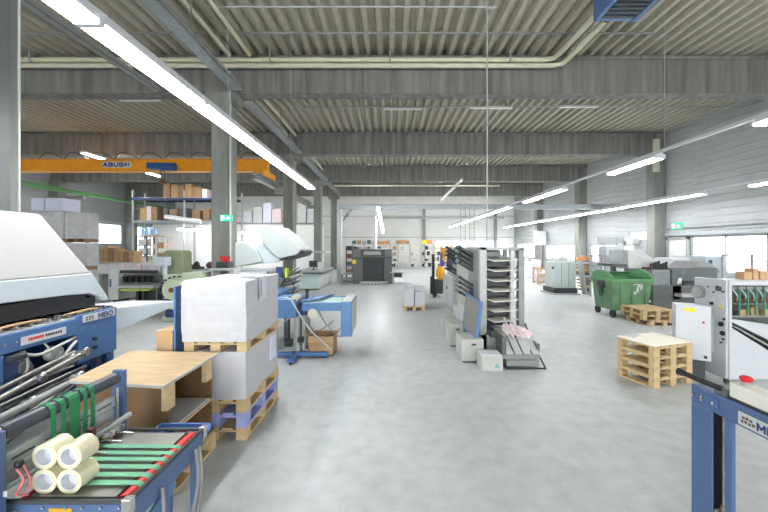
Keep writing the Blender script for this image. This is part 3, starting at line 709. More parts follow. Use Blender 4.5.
# gray roller on posts
MB().cyl((-1.675, 1.50, .90), (-1.675, 2.12, .90), .036, 22).build('guide_roller', mat('roller_grey', (62, 66, 74), .4, var=.05), t)
MB().cyl((-1.675, 2.12, .90), (-1.675, 2.14, .90), .03).cyl((-1.675, 1.48, .90), (-1.675, 1.5, .90), .03).build('roller_cap', chrome, t)
MB().box(-1.70, -1.63, 2.14, 2.17, .42, .945).build('rear_post', nblue, t, .004)
MB().box(-1.70, -1.615, 1.44, 1.475, .42, .93).build('front_post', nblue, t, .004)
for by, w, dz in ((1.70, .014, .33), (1.752, .013, .30), (1.815, .03, .22), (1.878, .012, .27), (1.925, .014, .31)):
    mb = MB(); cx, cz, r = -1.675, .90, .038; P = []
    for k in range(8):
        a = math.pi * .9 - math.pi * .9 * k / 7; P.append((cx + r * math.cos(a), cz + r * math.sin(a)))
    P.append((cx + r + .004, cz - dz))
    for a, b in zip(P[:-1], P[1:]):
        n = Vector((b[1] - a[1], -(b[0] - a[0]))).normalized() * -.003
        mb.hexa([(a[0], by - w, a[1]), (b[0], by - w, b[1]), (b[0], by + w, b[1]), (a[0], by + w, a[1]), (a[0] + n.x, by - w, a[1] + n.y), (b[0] + n.x, by - w, b[1] + n.y), (b[0] + n.x, by + w, b[1] + n.y), (a[0] + n.x, by + w, a[1] + n.y)])
    mb.build('hanging_belt', green, t)
MB().box(-1.69, -1.665, 1.50, 2.12, .735, .80).box(-1.69, -1.67, 1.50, 2.12, .66, .725).build('slotted_bar', alu, t, .003)
mb = MB()
for k in range(4): mb.box(-1.665, -1.663, 1.54 + k * .15, 1.64 + k * .15, .763, .770)
mb.build('bar_slot', char, t)
MB().box(-1.625, -1.60, 1.46, 2.17, .655, .68).box(-1.66, -1.63, 1.5, 2.13, .63, .66).build('profile_rail', alu, t, .003)
mb = MB()
for yy in (1.62, 1.72, 1.84, 1.95, 2.04): mb.box(-1.63, -1.56, yy, yy + .02, .60, .66).cyl((-1.60, yy, .62), (-1.5, yy + .01, .61), .008)
mb.cyl((-1.635, 2.1, .66), (-1.635, 2.1, .86), .007)
mb.build('clamp', chrome, t)
MB().box(-1.60, -1.57, 1.84, 1.87, .66, .74).build('sensor', mat('maroon_plastic', (90, 48, 44), .5), t)
MB().tube([(-1.6, 1.5, .75), (-1.57, 1.5, .70), (-1.60, 1.5, .64), (-1.58, 1.53, .62)], .005).tube([(-1.595, 1.52, .76), (-1.56, 1.52, .68), (-1.59, 1.52, .63)], .004).build('sensor_wire', mat('pink_wire', (200, 110, 110), .5), t)
MB().ball((-1.60, 1.51, .765), .018).build('wire_plug', black, t)
# small tray with odds and ends behind the rear rail
t = thing('parts_tray', 'shallow blue tray behind the belt table holding tools', 'tray', (-1.3, 2.2, .5))
MB().box(-1.46, -1.14, 2.13, 2.24, .53, .54).box(-1.46, -1.14, 2.23, 2.24, .53, .575).box(-1.46, -1.45, 2.13, 2.24, .53, .575).box(-1.15, -1.14, 2.13, 2.24, .53, .575).build('tray_body', mat('tray_blue', (100, 140, 205), .5), t)
MB().box(-1.36, -1.34, 2.14, 2.16, .0, .53).build('leg', nblue, t)
MB().box(-1.20, -1.18, 2.14, 2.16, .0, .53).build('leg', nblue, t)
single(MB().rbox((-1.37, 2.18, .552), (.05, .03, .02), rz=.3), 'marker_block', black, 'small black tool left in the blue tray', 'tool')
single(MB().rbox((-1.29, 2.18, .55), (.045, .02, .018), rz=-.4), 'red_clip', redbtn, 'small red clip in the blue tray', 'clip')
single(MB().rbox((-1.335, 2.185, .55), (.03, .02, .018), rz=.1), 'white_block', paper, 'small white block in the blue tray', 'block')

# tape rolls 2 x 2
for r_ in range(2):
    for c_ in range(2):
        cx = X([45.7, 70.2][c_], 1.56) ; cz = DZ + .0505 + r_ * .1112; cx = -1.546 + c_ * .1112
        t = thing('tape_roll', 'yellowish clear tape roll on belt table, %s %s of four' % (['lower', 'upper'][r_], ['left', 'right'][c_]), 'tape roll', (cx, 1.56, cz - .053), 'four tape rolls packed together')
        mb = MB()
        for k in range(2): mb.ring((cx + .000, 1.565 + k * .049, cz), (cx, 1.565 + k * .049 + .0475, cz), .0555 - .0006 * (k % 2), .039, 36)
        mb.build('tape_winding', tape, t)
        MB().ring((cx, 1.562, cz), (cx, 1.665, cz), .039, .0355, 32).build('paper_core', tapecore, t)
        MB().cyl((cx, 1.60, cz), (cx, 1.602, cz), .0352, 28).build('core_plug', paper, t)

# ---------------------------------------------------------------- first folding machine (hood, blue body)
t = thing('folding_machine', 'large folding machine with white hood and blue body, far left', 'machine', (-3.4, 2.8, 0))
hx = -2.76; hw = 1.5
def hood_sec(y, z0, z1, lean, x=hx): return [(x - hw, y, z0), (x, y, z0), (x, y, z1), (x - lean, y, z1)]
# lower band
low = [(1.6, 1.30), (2.6, 1.295), (3.0, 1.285), (3.22, 1.27), (3.30, 1.235), (3.36, 1.18), (3.45, 1.18), (3.25, 1.46), (1.6, 1.46)]
MB().prism([(p[0], p[1]) for p in low][::-1], 'x', hx - hw, hx).build('hood_skirt', hoodband, t, .01)
up = [(1.6, 1.45), (3.25, 1.45), (2.82, 1.965), (1.6, 1.965)]
mb = MB(); n = 4
A = [(hx, p[0], p[1]) for p in up]; A[2] = (hx - .05, up[2][0], up[2][1]); A[3] = (hx - .05, up[3][0], up[3][1])
B = [(hx - hw, p[0], p[1]) for p in up]
mb.add(B + A, [(0, 1, 2, 3), (7, 6, 5, 4), (0, 4, 5, 1), (1, 5, 6, 2), (2, 6, 7, 3), (3, 7, 4, 0)])
mb.build('hood', hoodwhite, t, .02)
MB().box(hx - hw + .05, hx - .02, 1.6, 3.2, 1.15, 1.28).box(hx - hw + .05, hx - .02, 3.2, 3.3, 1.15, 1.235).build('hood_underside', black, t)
# working deck with small hardware below the hood
MB().box(-3.9, -2.70, 2.1, 3.55, 1.06, 1.09).build('deck', alu, t)
mb = MB()
for k in range(11):
    yy = 2.35 + k * .11; mb.cyl((-3.2, yy, 1.11), (-2.74, yy, 1.11), .014, 8)
mb.build('register_roller', chrome, t)
mb = MB()
for k in range(9): mb.box(-2.79, -2.76, 2.75 + k * .08, 2.77 + k * .08, 1.09, 1.11 + .012 * (k % 3))
mb.build('register_clip', chrome, t)
MB().tube([(-2.8, 2.3, 1.1), (-2.75, 2.6, 1.13), (-2.8, 2.9, 1.11), (-2.76, 3.2, 1.13), (-2.8, 3.4, 1.1)], .01).build('air_hose', card, t)
bx = -2.67
MB().box(bx - .03, bx, 3.0, 3.42, .70, 1.115).build('end_panel', blue, t, .006)
MB().box(bx - .9, bx - .03, 3.38, 3.42, .3, 1.1).build('rear_panel', blue, t)
MB().box(bx - .04, bx, 2.2, 3.0, .955, 1.085).build('side_beam', blue, t, .004)
MB().box(bx - .03, bx + .0, 1.9, 2.42, .50, .95).build('side_panel', blue, t, .006)
MB().box(bx - .55, bx - .45, 1.9, 3.38, .2, 1.04).build('inner_panel', dblue, t)
MB().box(bx - .04, bx - .005, 2.42, 2.52, .62, .94).build('bracket_plate', dblue, t)
MB().cyl((bx - .35, 2.62, .80), (bx - .08, 2.62, .80), .065).cyl((bx - .08, 2.62, .80), (bx - .05, 2.62, .80), .045).box(bx - .35, bx - .12, 2.50, 2.74, .72, .78).build('motor', mgrey, t)
MB().cyl((bx - .03, 2.83, .84), (bx - .08, 2.83, .84), .06).ring((bx - .03, 2.83, .84), (bx - .02, 2.83, .84), .06, .035).build('hand_wheel', lgrey, t)
MB().tube([(bx - .02, 2.55, .93), (bx + .0, 2.66, .88), (bx + .0, 2.85, .91), (bx - .02, 3.0, .93)], .011).tube([(bx - .0, 2.98, .9), (bx + .01, 2.9, .85), (bx + .0, 2.86, .78), (bx, 2.95, .73)], .012).tube([(bx - .1, 2.5, .60), (bx - .05, 2.6, .68), (bx, 2.8, .70), (bx, 2.95, .70)], .010).tube([(bx - .05, 2.6, .93), (bx - .02, 2.6, .8), (bx - .05, 2.5, .6)], .009).tube([(bx - .05, 2.75, .95), (bx - .02, 2.76, .9), (bx - .05, 2.78, .85)], .007).build('cable', lgrey, t)
MB().box(bx - .0, bx + .05, 2.43, 2.53, .90, .935).ball((bx + .02, 2.5, .92), .035, sq=(1, 1.4, .7)).build('clamp_lever', char, t)
mb = MB()
for (yy, zz) in ((3.15, .875), (3.15, .80)): mb.cyl((bx, yy, zz), (bx + .03, yy, zz), .015)
mb.build('knob', black, t)
mb = MB()
for (yy, zz) in ((3.05, .97), (3.33, .98), (3.0, .98), (2.42, 1.02), (2.5, 1.02)): mb.cyl((bx, yy, zz), (bx + .006, yy, zz), .008, 8)
mb.build('bolt', chrome, t)
pl = MB().box(bx + .001, bx + .005, 3.04, 3.39, 1.04, 1.105).build('name_plate', white, t)
lettering('MBO', .07, Matrix.Translation((bx + .0055, 3.28, 1.073)) @ FACEX, dblue, pl)
mb = MB()
for k in range(6): mb.box(bx + .005, bx + .007, 3.07 + (k % 3) * .03, 3.085 + (k % 3) * .03, 1.055 + .02 * (k // 3), 1.067 + .02 * (k // 3))
mb.build('logo_dots', char, pl)
pl = MB().box(bx + .001, bx + .005, 2.53, 2.88, .985, 1.045).build('machine_sign', white, t)
mb = MB()
for k in range(7): mb.box(bx + .005, bx + .007, 2.58 + k * .017, 2.592 + k * .017, 1.008, 1.028)
mb.build('red_print', red, pl)
mb = MB()
for k in range(7): mb.box(bx + .005, bx + .007, 2.71 + k * .02, 2.722 + k * .02, 1.008, 1.026)
mb.build('dark_print', char, pl)
for (lx, ly) in ((bx - .1, 3.3), (bx - .1, 2.0), (bx - .85, 3.3), (bx - .85, 2.0)):
    MB().box(lx - .03, lx + .03, ly - .03, ly + .03, 0, .72 if ly > 3 else .52).build('leg', dblue, t)
MB().box(bx - .9, bx - .1, 1.9, 3.38, .50, .56).build('base_frame', dblue, t)
# side feed table reaching back
MB().prism([(3.55, 1.055), (4.8, .955), (4.8, .93), (3.55, .80)], 'x', -2.89, -2.87).build('feed_table_side', hoodband, t)
MB().plate([(-3.6, 3.44, 1.06), (-2.88, 3.44, 1.06), (-2.88, 4.8, .95), (-3.6, 4.8, .95)], .015).build('feed_table', white, t)
MB().box(-3.2, -3.15, 3.6, 3.65, 0, 1.03).build('leg', dblue, t)
# delivery rods pushing towards the camera
def rod(a, b, r, m=chrome):
    return MB().cyl(a, b, r, 12)
for k, (a, b, r) in enumerate([(W(84, 353, 2.9), W(-20, 410, 2.15), .026), (W(80, 378, 2.5), W(-20, 428, 1.9), .022), (W(74, 352, 2.95), W(-20, 399, 2.2), .018), (W(60, 392, 2.35), W(-20, 446, 1.8), .01), (W(70, 373, 2.6), W(-30, 420, 1.95), .01)]):
    MB().cyl(a, b, r, 12).build('delivery_rod', mat('rod_steel', (128, 126, 120), .3, metal=.7) if k % 2 == 0 else mgrey, t)
for (px, py, Y) in ((84, 353, 2.88), (78, 378, 2.48), (70, 360, 2.8), (40, 379, 2.5), (30, 404, 2.2)):
    p = Vector(W(px, py, Y)); MB().cyl(p - Vector((.04, 0, 0)), p + Vector((.03, 0, 0)), .026).ball(p + Vector((.0, .02, .02)), .024).build('rod_clamp', chrome, t)
for k in range(6):
    a = W(86 - k * 3, 366 + k * 5, 2.75 - .06 * k); b = W(-20, 416 + k * 9, 2.05 - .04 * k)
    MB().cyl(a, b, .012, 8).build('fold_bar', [char, black, dgrey][k % 3], t)
MB().plate([W(60, 372, 2.9), W(-25, 420, 2.3), W(-25, 470, 2.0), W(50, 410, 2.5)], .02).build('fold_tray', char, t)
mb = MB()
for k in range(8):
    a = W(6 + k * 7, 418 - k * 4, 2.25 + k * .03); mb.rbox((a[0] - .1, a[1], a[2] - .1), (.25, .02, .16), ry=-.4)
mb.build('fold_plate', char, t)

# ---------------------------------------------------------------- second folding machine + delivery
t = thing('folding_machine', 'second folding machine with curved white hoods behind the paper stack', 'machine', (-2.3, 6.9, 0))
def pprof(pts, Y): return [(X(a, Y), Z(b, Y)) for a, b in pts]
MB().prism(pprof([(260, 229), (264, 226), (274, 226), (284, 234), (301, 250), (296, 255), (279, 258.5), (270, 252), (263, 243), (260, 236)], 6.5)[::-1], 'y', 6.5, 7.45).build('main_hood', mat('hood_sage', (170, 177, 174), .55, var=.015), t, .015)
MB().prism(pprof([(235, 243), (236, 241.5), (247, 243), (256, 250), (262, 262), (235, 267)], 6.45)[::-1], 'y', 6.45, 7.4).build('feeder_hood', mat('hood_sage', (170, 177, 174)), t, .015)
MB().prism(pprof([(256, 245), (263, 243), (270, 252), (279, 258.5), (279, 261), (262, 264)], 6.55)[::-1], 'y', 6.55, 7.4).build('hood_link', hoodband, t)
MB().prism(pprof([(276, 260), (294, 255), (297, 251), (302, 253), (309, 251), (307, 255.5), (290, 260.5)], 6.6)[::-1], 'y', 6.6, 6.9).build('hood_lip', black, t)
MB().box(-3.0, -2.0, 6.5, 7.5, .78, 1.12).build('roller_frame', dgrey, t, .01)
for k in range(8):
    zz = 1.28 - .055 * k; MB().cyl((-2.05, 6.9 - .05 * k, zz + .02 - .13), (-1.58 + .03 * (k % 3), 6.1 - .03 * k, zz + .06), .013 + .006 * (k % 3), 8).build('fold_roller', [chrome, dgrey, lgrey][k % 3], t)
MB().tube([(-2.0, 6.4, 1.0), (-1.8, 6.2, 1.15), (-1.66, 6.1, 1.0), (-1.7, 6.0, .9)], .014).build('air_hose', black, t)
MB().box(-2.1, -1.78, 5.6, 6.45, .66, .96).build('blue_housing', skyblue, t, .01)
MB().box(-1.98, -1.94, 6.6, 6.7, 1.12, 1.30).build('green_indicator', mat('lime_plastic', (200, 220, 60), .5), t)
MB().box(-2.15, -2.05, 6.6, 6.7, 1.12, 1.32).build('control_pod', dblue, t)
for (lx, ly) in ((-2.9, 6.6), (-1.75, 6.6), (-2.9, 7.4), (-1.75, 7.4)): MB().box(lx - .03, lx + .03, ly - .03, ly + .03, 0, .8).build('leg', dgrey, t)
for ly in (5.7, 6.3): MB().box(-1.9, -1.84, ly - .03, ly + .03, 0, .68).build('leg', dgrey, t)

t = thing('mobile_delivery', 'blue wheeled belt delivery on a low cross foot in the aisle', 'machine', (-1.2, 5.5, 0))
MB().box(-1.32, -.72, 5.25, 5.30, .74, .86).build('front_beam', skyblue, t, .006)
MB().box(-1.32, -.72, 5.95, 6.0, .74, .86).build('rear_beam', skyblue, t, .006)
MB().box(-1.30, -.74, 5.30, 5.95, .83, .85).build('belt_bed', mat('bed_teal', (176, 200, 196), .35, var=.1), t)
mb = MB()
for k in range(6): mb.box(-1.30, -.74, 5.36 + k * .1, 5.40 + k * .1, .85, .856)
mb.build('belt', mat('washed_belt', (168, 196, 184), .5), t)
b = MB().box(-.735, -.575, 5.22, 6.0, .36, .88).build('end_box', skyblue, t, .01)
MB().box(-.72, -.58, 5.25, 5.98, .881, .887).box(-.574, -.568, 5.26, 5.96, .40, .85).build('panel', offwhite, b)
MB().box(-1.76, -1.40, 5.2, 5.8, .64, .92).build('drive_housing', skyblue, t, .01)
MB().box(-1.42, -1.28, 5.3, 5.7, .66, .80).build('link_bracket', dblue, t)
MB().plate([W(300, 302, 5.3), W(318, 300, 5.4), W(334, 295, 6.0), W(320, 296, 6.0)], .02).build('guide_wing', blue, t)
MB().cyl((-1.42, 5.22, .93), (-1.42, 5.40, .93), .05).cyl((-1.16, 5.24, .70), (-1.16, 5.36, .70), .075).build('drive_motor', mat('cream_motor', (186, 182, 164), .5), t)
mb = MB(); mb.cyl((-1.36, 5.3, .64), (-1.30, 5.3, .66), .03)
for (x, y, r, m) in ((-1.44, 5.45, .045, lgrey), (-1.32, 5.62, .04, mgrey), (-1.36, 5.5, .015, lgrey)):
    MB().cyl((x, y, .08), (x, y, .74), r).build('pillar', m, t)
MB().cyl((-1.53, 5.3, .25), (-1.53, 5.3, .95), .018).build('spindle', black, t)
MB().cyl((-1.36, 5.35, .2), (-1.36, 5.35, .7), .012).build('spindle', char, t)
MB().box(-1.58, -1.48, 5.25, 5.35, .2, .3).box(-1.40, -1.32, 5.3, 5.4, .25, .32).build('spindle_nut', black, t)
MB().rbox((-1.37, 5.37, .06), (.84, .09, .06)).rbox((-1.44, 5.37, .06), (.09, .7, .05)).build('cross_foot', blue, t, .01)
for (x, y) in ((-1.76, 5.37), (-.98, 5.37), (-1.44, 5.06), (-1.44, 5.68)):
    c = MB().cyl((x - .012, y, .03), (x + .012, y, .03), .03).build('caster', rubber, t)
MB().tube([W(284, 298, 5.2), W(291, 300, 5.15), W(300, 315, 5.15), W(312, 332, 5.15), W(323, 342, 5.2), W(331, 350, 5.2)], .012).build('hose', lgrey, t)
MB().tube([(-1.1, 5.4, .72), (-1.0, 5.35, .55), (-.86, 5.3, .42), (-.8, 5.3, .36), (-.72, 5.32, .35), (-.66, 5.4, .42)], .012).tube([(-1.15, 5.6, .35), (-1.0, 5.5, .45), (-.88, 5.4, .56)], .01).tube([(-1.7, 5.22, .64), (-1.6, 5.15, .58), (-1.5, 5.2, .64)], .008).build('cable', mgrey, t)
# carton under delivery
t = thing('open_carton', 'open brown cardboard carton under the blue mobile delivery', 'box', (-1.1, 5.6, 0))
x0, x1, y0, y1 = X(308, 5.45), X(333, 5.45), 5.47, 5.87
mb = MB().box(x0, x1, y0, y0 + .008, .005, .30).box(x0, x1, y1 - .008, y1, .005, .30).box(x0, x0 + .008, y0, y1, .005, .30).box(x1 - .008, x1, y0, y1, .005, .30).box(x0, x1, y0, y1, .005, .015)
mb.build('carton', card, t)
MB().plate([(x0, y0, .30), (x1, y0, .30), (x1 + .01, y0 - .05, .22), (x0, y0 - .05, .22)], .006).plate([(x1, y0, .30), (x1, y1, .30), (x1 + .07, y1, .36), (x1 + .07, y0, .36)], .006).plate([(x0, y1, .30), (x0, y0, .30), (x0 - .05, y0, .38), (x0 - .05, y1, .38)], .006).build('flap', card, t)

# ---------------------------------------------------------------- pale cabinet bench by second column + computer
t = thing('cabinet_bench', 'long pale teal cabinet bench with dark worktop edge by the columns', 'cabinet', (-3.2, 15, 0))
MB().box(-3.62, -2.78, 13.8, 16.6, .05, .66).build('cabinet_body', teal, t, .01)
MB().box(-3.75, -2.66, 13.6, 16.7, .70, .74).build('worktop', lgrey, t)
MB().box(-3.78, -2.64, 13.56, 16.72, .66, .70).build('worktop_edge', char, t)
for k in range(3): MB().box(-2.775, -2.765, 13.9 + k * .9, 14.75 + k * .9, .1, .62).build('door', offwhite, t)
t = thing('computer_screen', 'small dark desk monitor on the pale cabinet bench', 'monitor', (-3.2, 14.6, .74))
MB().box(-3.25, -3.13, 14.55, 14.7, .741, .76).box(-3.21, -3.17, 14.6, 14.64, .76, .9).build('stand', black, t)
MB().rbox((-3.19, 14.58, 1.0), (.36, .04, .26), rz=.3).build('screen', char, t)
single(MB().rbox((-2.9, 14.6, .91), (.24, .03, .34), rx=-.25, rz=.4), 'clipboard', paper, 'white sheet holder leaning beside the monitor', 'clipboard')
single(MB().box(-4.15, -2.45, 13.2, 14.6, 1.48, 1.53), 'overhead_shelf', lgrey, 'flat grey shelf jutting from inner column above bench', 'shelf')

# ---------------------------------------------------------------- paper cutter
t = thing('paper_cutter', 'dark grey guillotine paper cutter at the end of the aisle', 'machine', (-.8, 16.4, 0))
CY = 16.1
cx = lambda p: X(p, CY); cz = lambda q: Z(q, CY)
MB().box(cx(353), cx(363), CY, CY + .9, 0, 1.25).build('left_pillar', dgrey, t, .03)
MB().box(cx(384), cx(392), CY, CY + .9, 0, 1.25).build('right_pillar', dgrey, t, .03)
MB().box(cx(352), cx(392), CY - .12, CY + .8, 1.2, 1.62).build('head', dgrey, t, .04)
MB().box(cx(361), cx(385), CY - .14, CY - .122, 1.28, 1.58).build('head_front', char, t, .01)
MB().box(cx(364), cx(381), CY - .15, CY - .142, 1.34, 1.5).build('display', mgrey, t)
MB().box(cx(363), cx(384), CY + .12, CY + .16, .12, 1.2).build('front_grille', char, t)
mb = MB()
for k in range(12): mb.box(cx(364), cx(383), CY + .11, CY + .12, .2 + k * .075, .215 + k * .075)
mb.build('grille_slat', black, t)
MB().box(cx(360), cx(388), CY - .2, CY + .8, .05, .12).build('plinth', lgrey, t)
MB().box(cx(341), cx(353), CY - .1, CY + .9, 0, .08).box(cx(342), cx(353), CY, CY + .9, .2, .24).box(cx(342), cx(352), CY + .1, CY + .9, .42, .46).box(cx(341), cx(343), CY, CY + .1, 0, .44).build('side_steps', mgrey, t)
MB().box(cx(352.5), cx(356), CY - .015, CY, .92, 1.12).build('warning_label', yellow, t)
MB().box(cx(390), cx(404), CY - .1, CY + .9, .52, .56).build('side_table', offwhite, t)
MB().box(cx(394), cx(402), CY, CY + .8, .30, .5).build('side_table_box', black, t)
MB().box(cx(390), cx(394), CY + .1, CY + .8, 0, .52).build('side_table_foot', lgrey, t)
for k in range(4): 
    pass
mb = MB()
for k in range(7): mb.cyl((cx(362 + k * 3.4), CY - .2, .03), (cx(362 + k * 3.4), CY - .26, .03), .035, 8)
mb.build('foot_bolt', chrome, t)
# grey cabinet left of cutter with dark bottles
t = thing('tool_rack', 'narrow dark rack left of the cutter crowded with tools', 'rack', (X(349, 18), 18, 0))
a, b = X(346, 18), X(353, 18)
MB().box(a, a + .03, 17.9, 18.3, 0, 1.75).box(b - .03, b, 17.9, 18.3, 0, 1.75).build('upright', char, t)
for z in (.3, .7, 1.1, 1.5): MB().box(a, b, 17.9, 18.3, z, z + .03).build('shelf', mgrey, t)
for i, z in enumerate((.33, .73, 1.13, 1.53)):
    single(MB().box(a + .06, b - .06, 17.95, 18.2, z, z + .22), 'tool_box', [cardd, dgrey, copper, black][i], '%s box on the narrow tool rack, %s shelf' % (['brown', 'grey', 'rusty', 'black'][i], ['lowest', 'second', 'third', 'top'][i]), 'box')

# ---------------------------------------------------------------- far shelves
def shelf_unit(px0, px1, Y, z1, levels, label, m, back=False):
    a, b = X(px0, Y), X(px1, Y)
    t = thing('shelving_unit', label, 'shelf', ((a + b) / 2, Y, 0), 'shelving before the back wall')
    for (x, y) in ((a, Y), (b - .04, Y), (a, Y + .5), (b - .04, Y + .5)): MB().box(x, x + .04, y, y + .04, 0, z1).build('upright', m, t)
    for k in range(levels):
        z = .08 + (z1 - .12) * k / (levels - 1)
        MB().box(a + .04, b - .04, Y + .01, Y + .53, z, z + .035).build('shelf', m, t)
    if back: MB().box(a + .04, b - .04, Y + .5, Y + .52, 0, z1).build('back_panel', offwhite, t)
    return a, b
cream_shelf = mat('cream_shelf', (214, 206, 188), .5)
units = [(352, 364, 'far shelving unit, leftmost, behind the cutter'), (364, 377, 'far shelving unit behind the cutter reflection streak'), (377, 390, 'far shelving unit under the orange boxes'), (390.4, 398, 'narrow far shelving unit with white and dark goods'), (398.4, 410, 'cream far shelving unit with white boxes on its bottom shelf'), (410.4, 421, 'cream far shelving unit with mostly empty shelves'), (421.4, 433, 'far cabinet unit with black goods, right end'), (434, 446, 'far shelving unit behind the yellow stacker')]
goods = [paper, char, card, lgrey, offwhite, cardd, dgrey, paper]
for i, (p0, p1, lb) in enumerate(units):
    Y = 28.2; lv = 5
    a, b = shelf_unit(p0, p1, Y, 1.95, lv, lb, cream_shelf if i > 3 else lgrey)
    for k in range(lv - 1):
        z = .08 + 1.83 * k / (lv - 1) + .036
        x = a + .07; j = 0
        while x < b - .25:
            w = R.uniform(.14, .3); h = R.uniform(.16, .36)
            if i in (4, 5) and k in (1, 2, 3) and R.random() < .75: x += w; continue
            m = goods[R.randrange(8)]
            if i == 6: m = (black, offwhite)[(k + j) % 2]
            nm = 'storage_box'
            single(MB().box(x, min(x + w * .9, b - .06), Y + .04, Y + .4, z, z + h), nm, m, '%s goods box, %s from left on shelf %s up, %s' % ({'white_paper': 'white', 'charcoal_paint': 'dark', 'cardboard': 'brown', 'light_grey_steel': 'grey', 'offwhite_panel': 'pale', 'dark_cardboard': 'dull brown', 'dark_grey_paint': 'dark grey', 'black_plastic': 'black'}[m.name], ORD[j], ['lowest', 'second', 'third', 'fourth'][k], ['unit behind cutter left', 'unit behind cutter reflection streak', 'unit under orange boxes', 'narrow unit', 'cream unit', 'empty cream unit', 'cabinet unit', 'unit behind stacker'][i]), 'box', 'goods on the far shelves')
            x += w; j += 1
ob = mat('orange_carton', (214, 156, 106), .7, var=.06)
for i, (p0, p1, m, c) in enumerate([(376.5, 380, ob, 'orange'), (380.2, 385, ob, 'orange'), (385.2, 390, ob, 'orange'), (396, 401, card, 'brown'), (401.3, 406, ob, 'orange'), (406.3, 409.5, card, 'brown'), (422, 427, yellow, 'yellow'), (427.3, 432.5, ob, 'orange'), (352, 356, dgrey, 'dark grey'), (357, 361, card, 'brown'), (362, 366, lgrey, 'grey'), (367, 370.5, dgrey, 'dark grey'), (371, 375, offwhite, 'pale')]):
    single(MB().box(X(p0, 28.2), X(p1, 28.2), 28.24, 28.6, 1.952, 1.952 + R.uniform(.2, .32)), 'top_box', m, '%s carton on top of the far shelves, %s from left among them' % (c, ORD[[8, 9, 10, 11, 12, 0, 1, 2, 3, 4, 5, 6, 7].index(i) if i in range(13) else 0]), 'box', 'cartons on top of the far shelves')

# ---------------------------------------------------------------- yellow stacker
t = thing('pallet_stacker', 'yellow and black hand stacker truck parked by the tray towers', 'stacker', (1.65, 12.0, 0))
SY = 11.9; sx = lambda p: X(p, SY); sz = lambda q: Z(q, SY)
MB().box(sx(441), sx(443), SY + .1, SY + .22, .1, 1.75).box(sx(451), sx(453), SY + .1, SY + .22, .1, 1.75).box(sx(441), sx(453), SY + .1, SY + .2, 1.1, 1.2).build('mast', stackery, t)
MB().box(sx(432), sx(434.5), SY - .05, SY + .1, .25, 1.45).box(sx(430.5), sx(433), SY, SY + .1, .1, .7).build('mast_cylinder', black, t)
MB().box(sx(447), sx(456), SY, SY + .1, .9, 1.6).build('shield', dblue, t)
MB().box(sx(440), sx(444), SY - .06, SY + .05, 1.05, 1.5).build('lift_frame', mat('violet_blue', (70, 80, 160), .5), t)
MB().ball((sx(440), SY - .1, sz(273)), .22, 12, sq=(.75, .7, 1.1)).build('motor_cover', stackery, t)
MB().cyl((sx(443), SY - .1, sz(252)), (sx(447), SY - .1, sz(252)), .14).box(sx(442), sx(448), SY - .1, SY + .05, sz(260), sz(250)).build('winch', stackery, t)
MB().box(sx(434), sx(446), SY - .05, SY + .25, .12, .6).build('chassis', char, t)
for (px, r) in ((434, .13), (445, .08)): MB().cyl((sx(px) - .05, SY - .05, r), (sx(px) + .05, SY - .05, r), r).build('wheel', rubber, t)
MB().box(sx(441), sx(443), SY + .25, SY + 1.2, .06, .12).box(sx(449), sx(451), SY + .25, SY + 1.2, .06, .12).build('fork', stackery, t)
# ---------------------------------------------------------------- control cabinet
t = thing('control_cabinet', 'light grey upright control cabinet with dark switch panel beside the stacker', 'cabinet', (1.7, 9.5, 0))
cyy = 9.3; a, b = X(451.5, cyy), X(451.5, cyy) + .32
MB().box(a, b, cyy, cyy + 1.5, .03, .90).build('cabinet_body', offwhite, t, .02)
MB().box(a - .008, a - .001, cyy + .1, cyy + .7, .1, .85).box(a - .008, a - .001, cyy + .75, cyy + 1.4, .1, .85).build('door', white, t)
MB().box(a - .02, a - .008, cyy + .62, cyy + .66, .5, .58).box(a - .02, a - .008, cyy + .79, cyy + .83, .5, .58).build('handle', black, t)
MB().box(a + .03, b - .05, cyy + .1, cyy + .9, .9, 1.03).build('top_unit', lgrey, t)
MB().box(a + .05, b - .1, cyy + .08, cyy + .1, .92, 1.01).build('switch_panel', char, t)
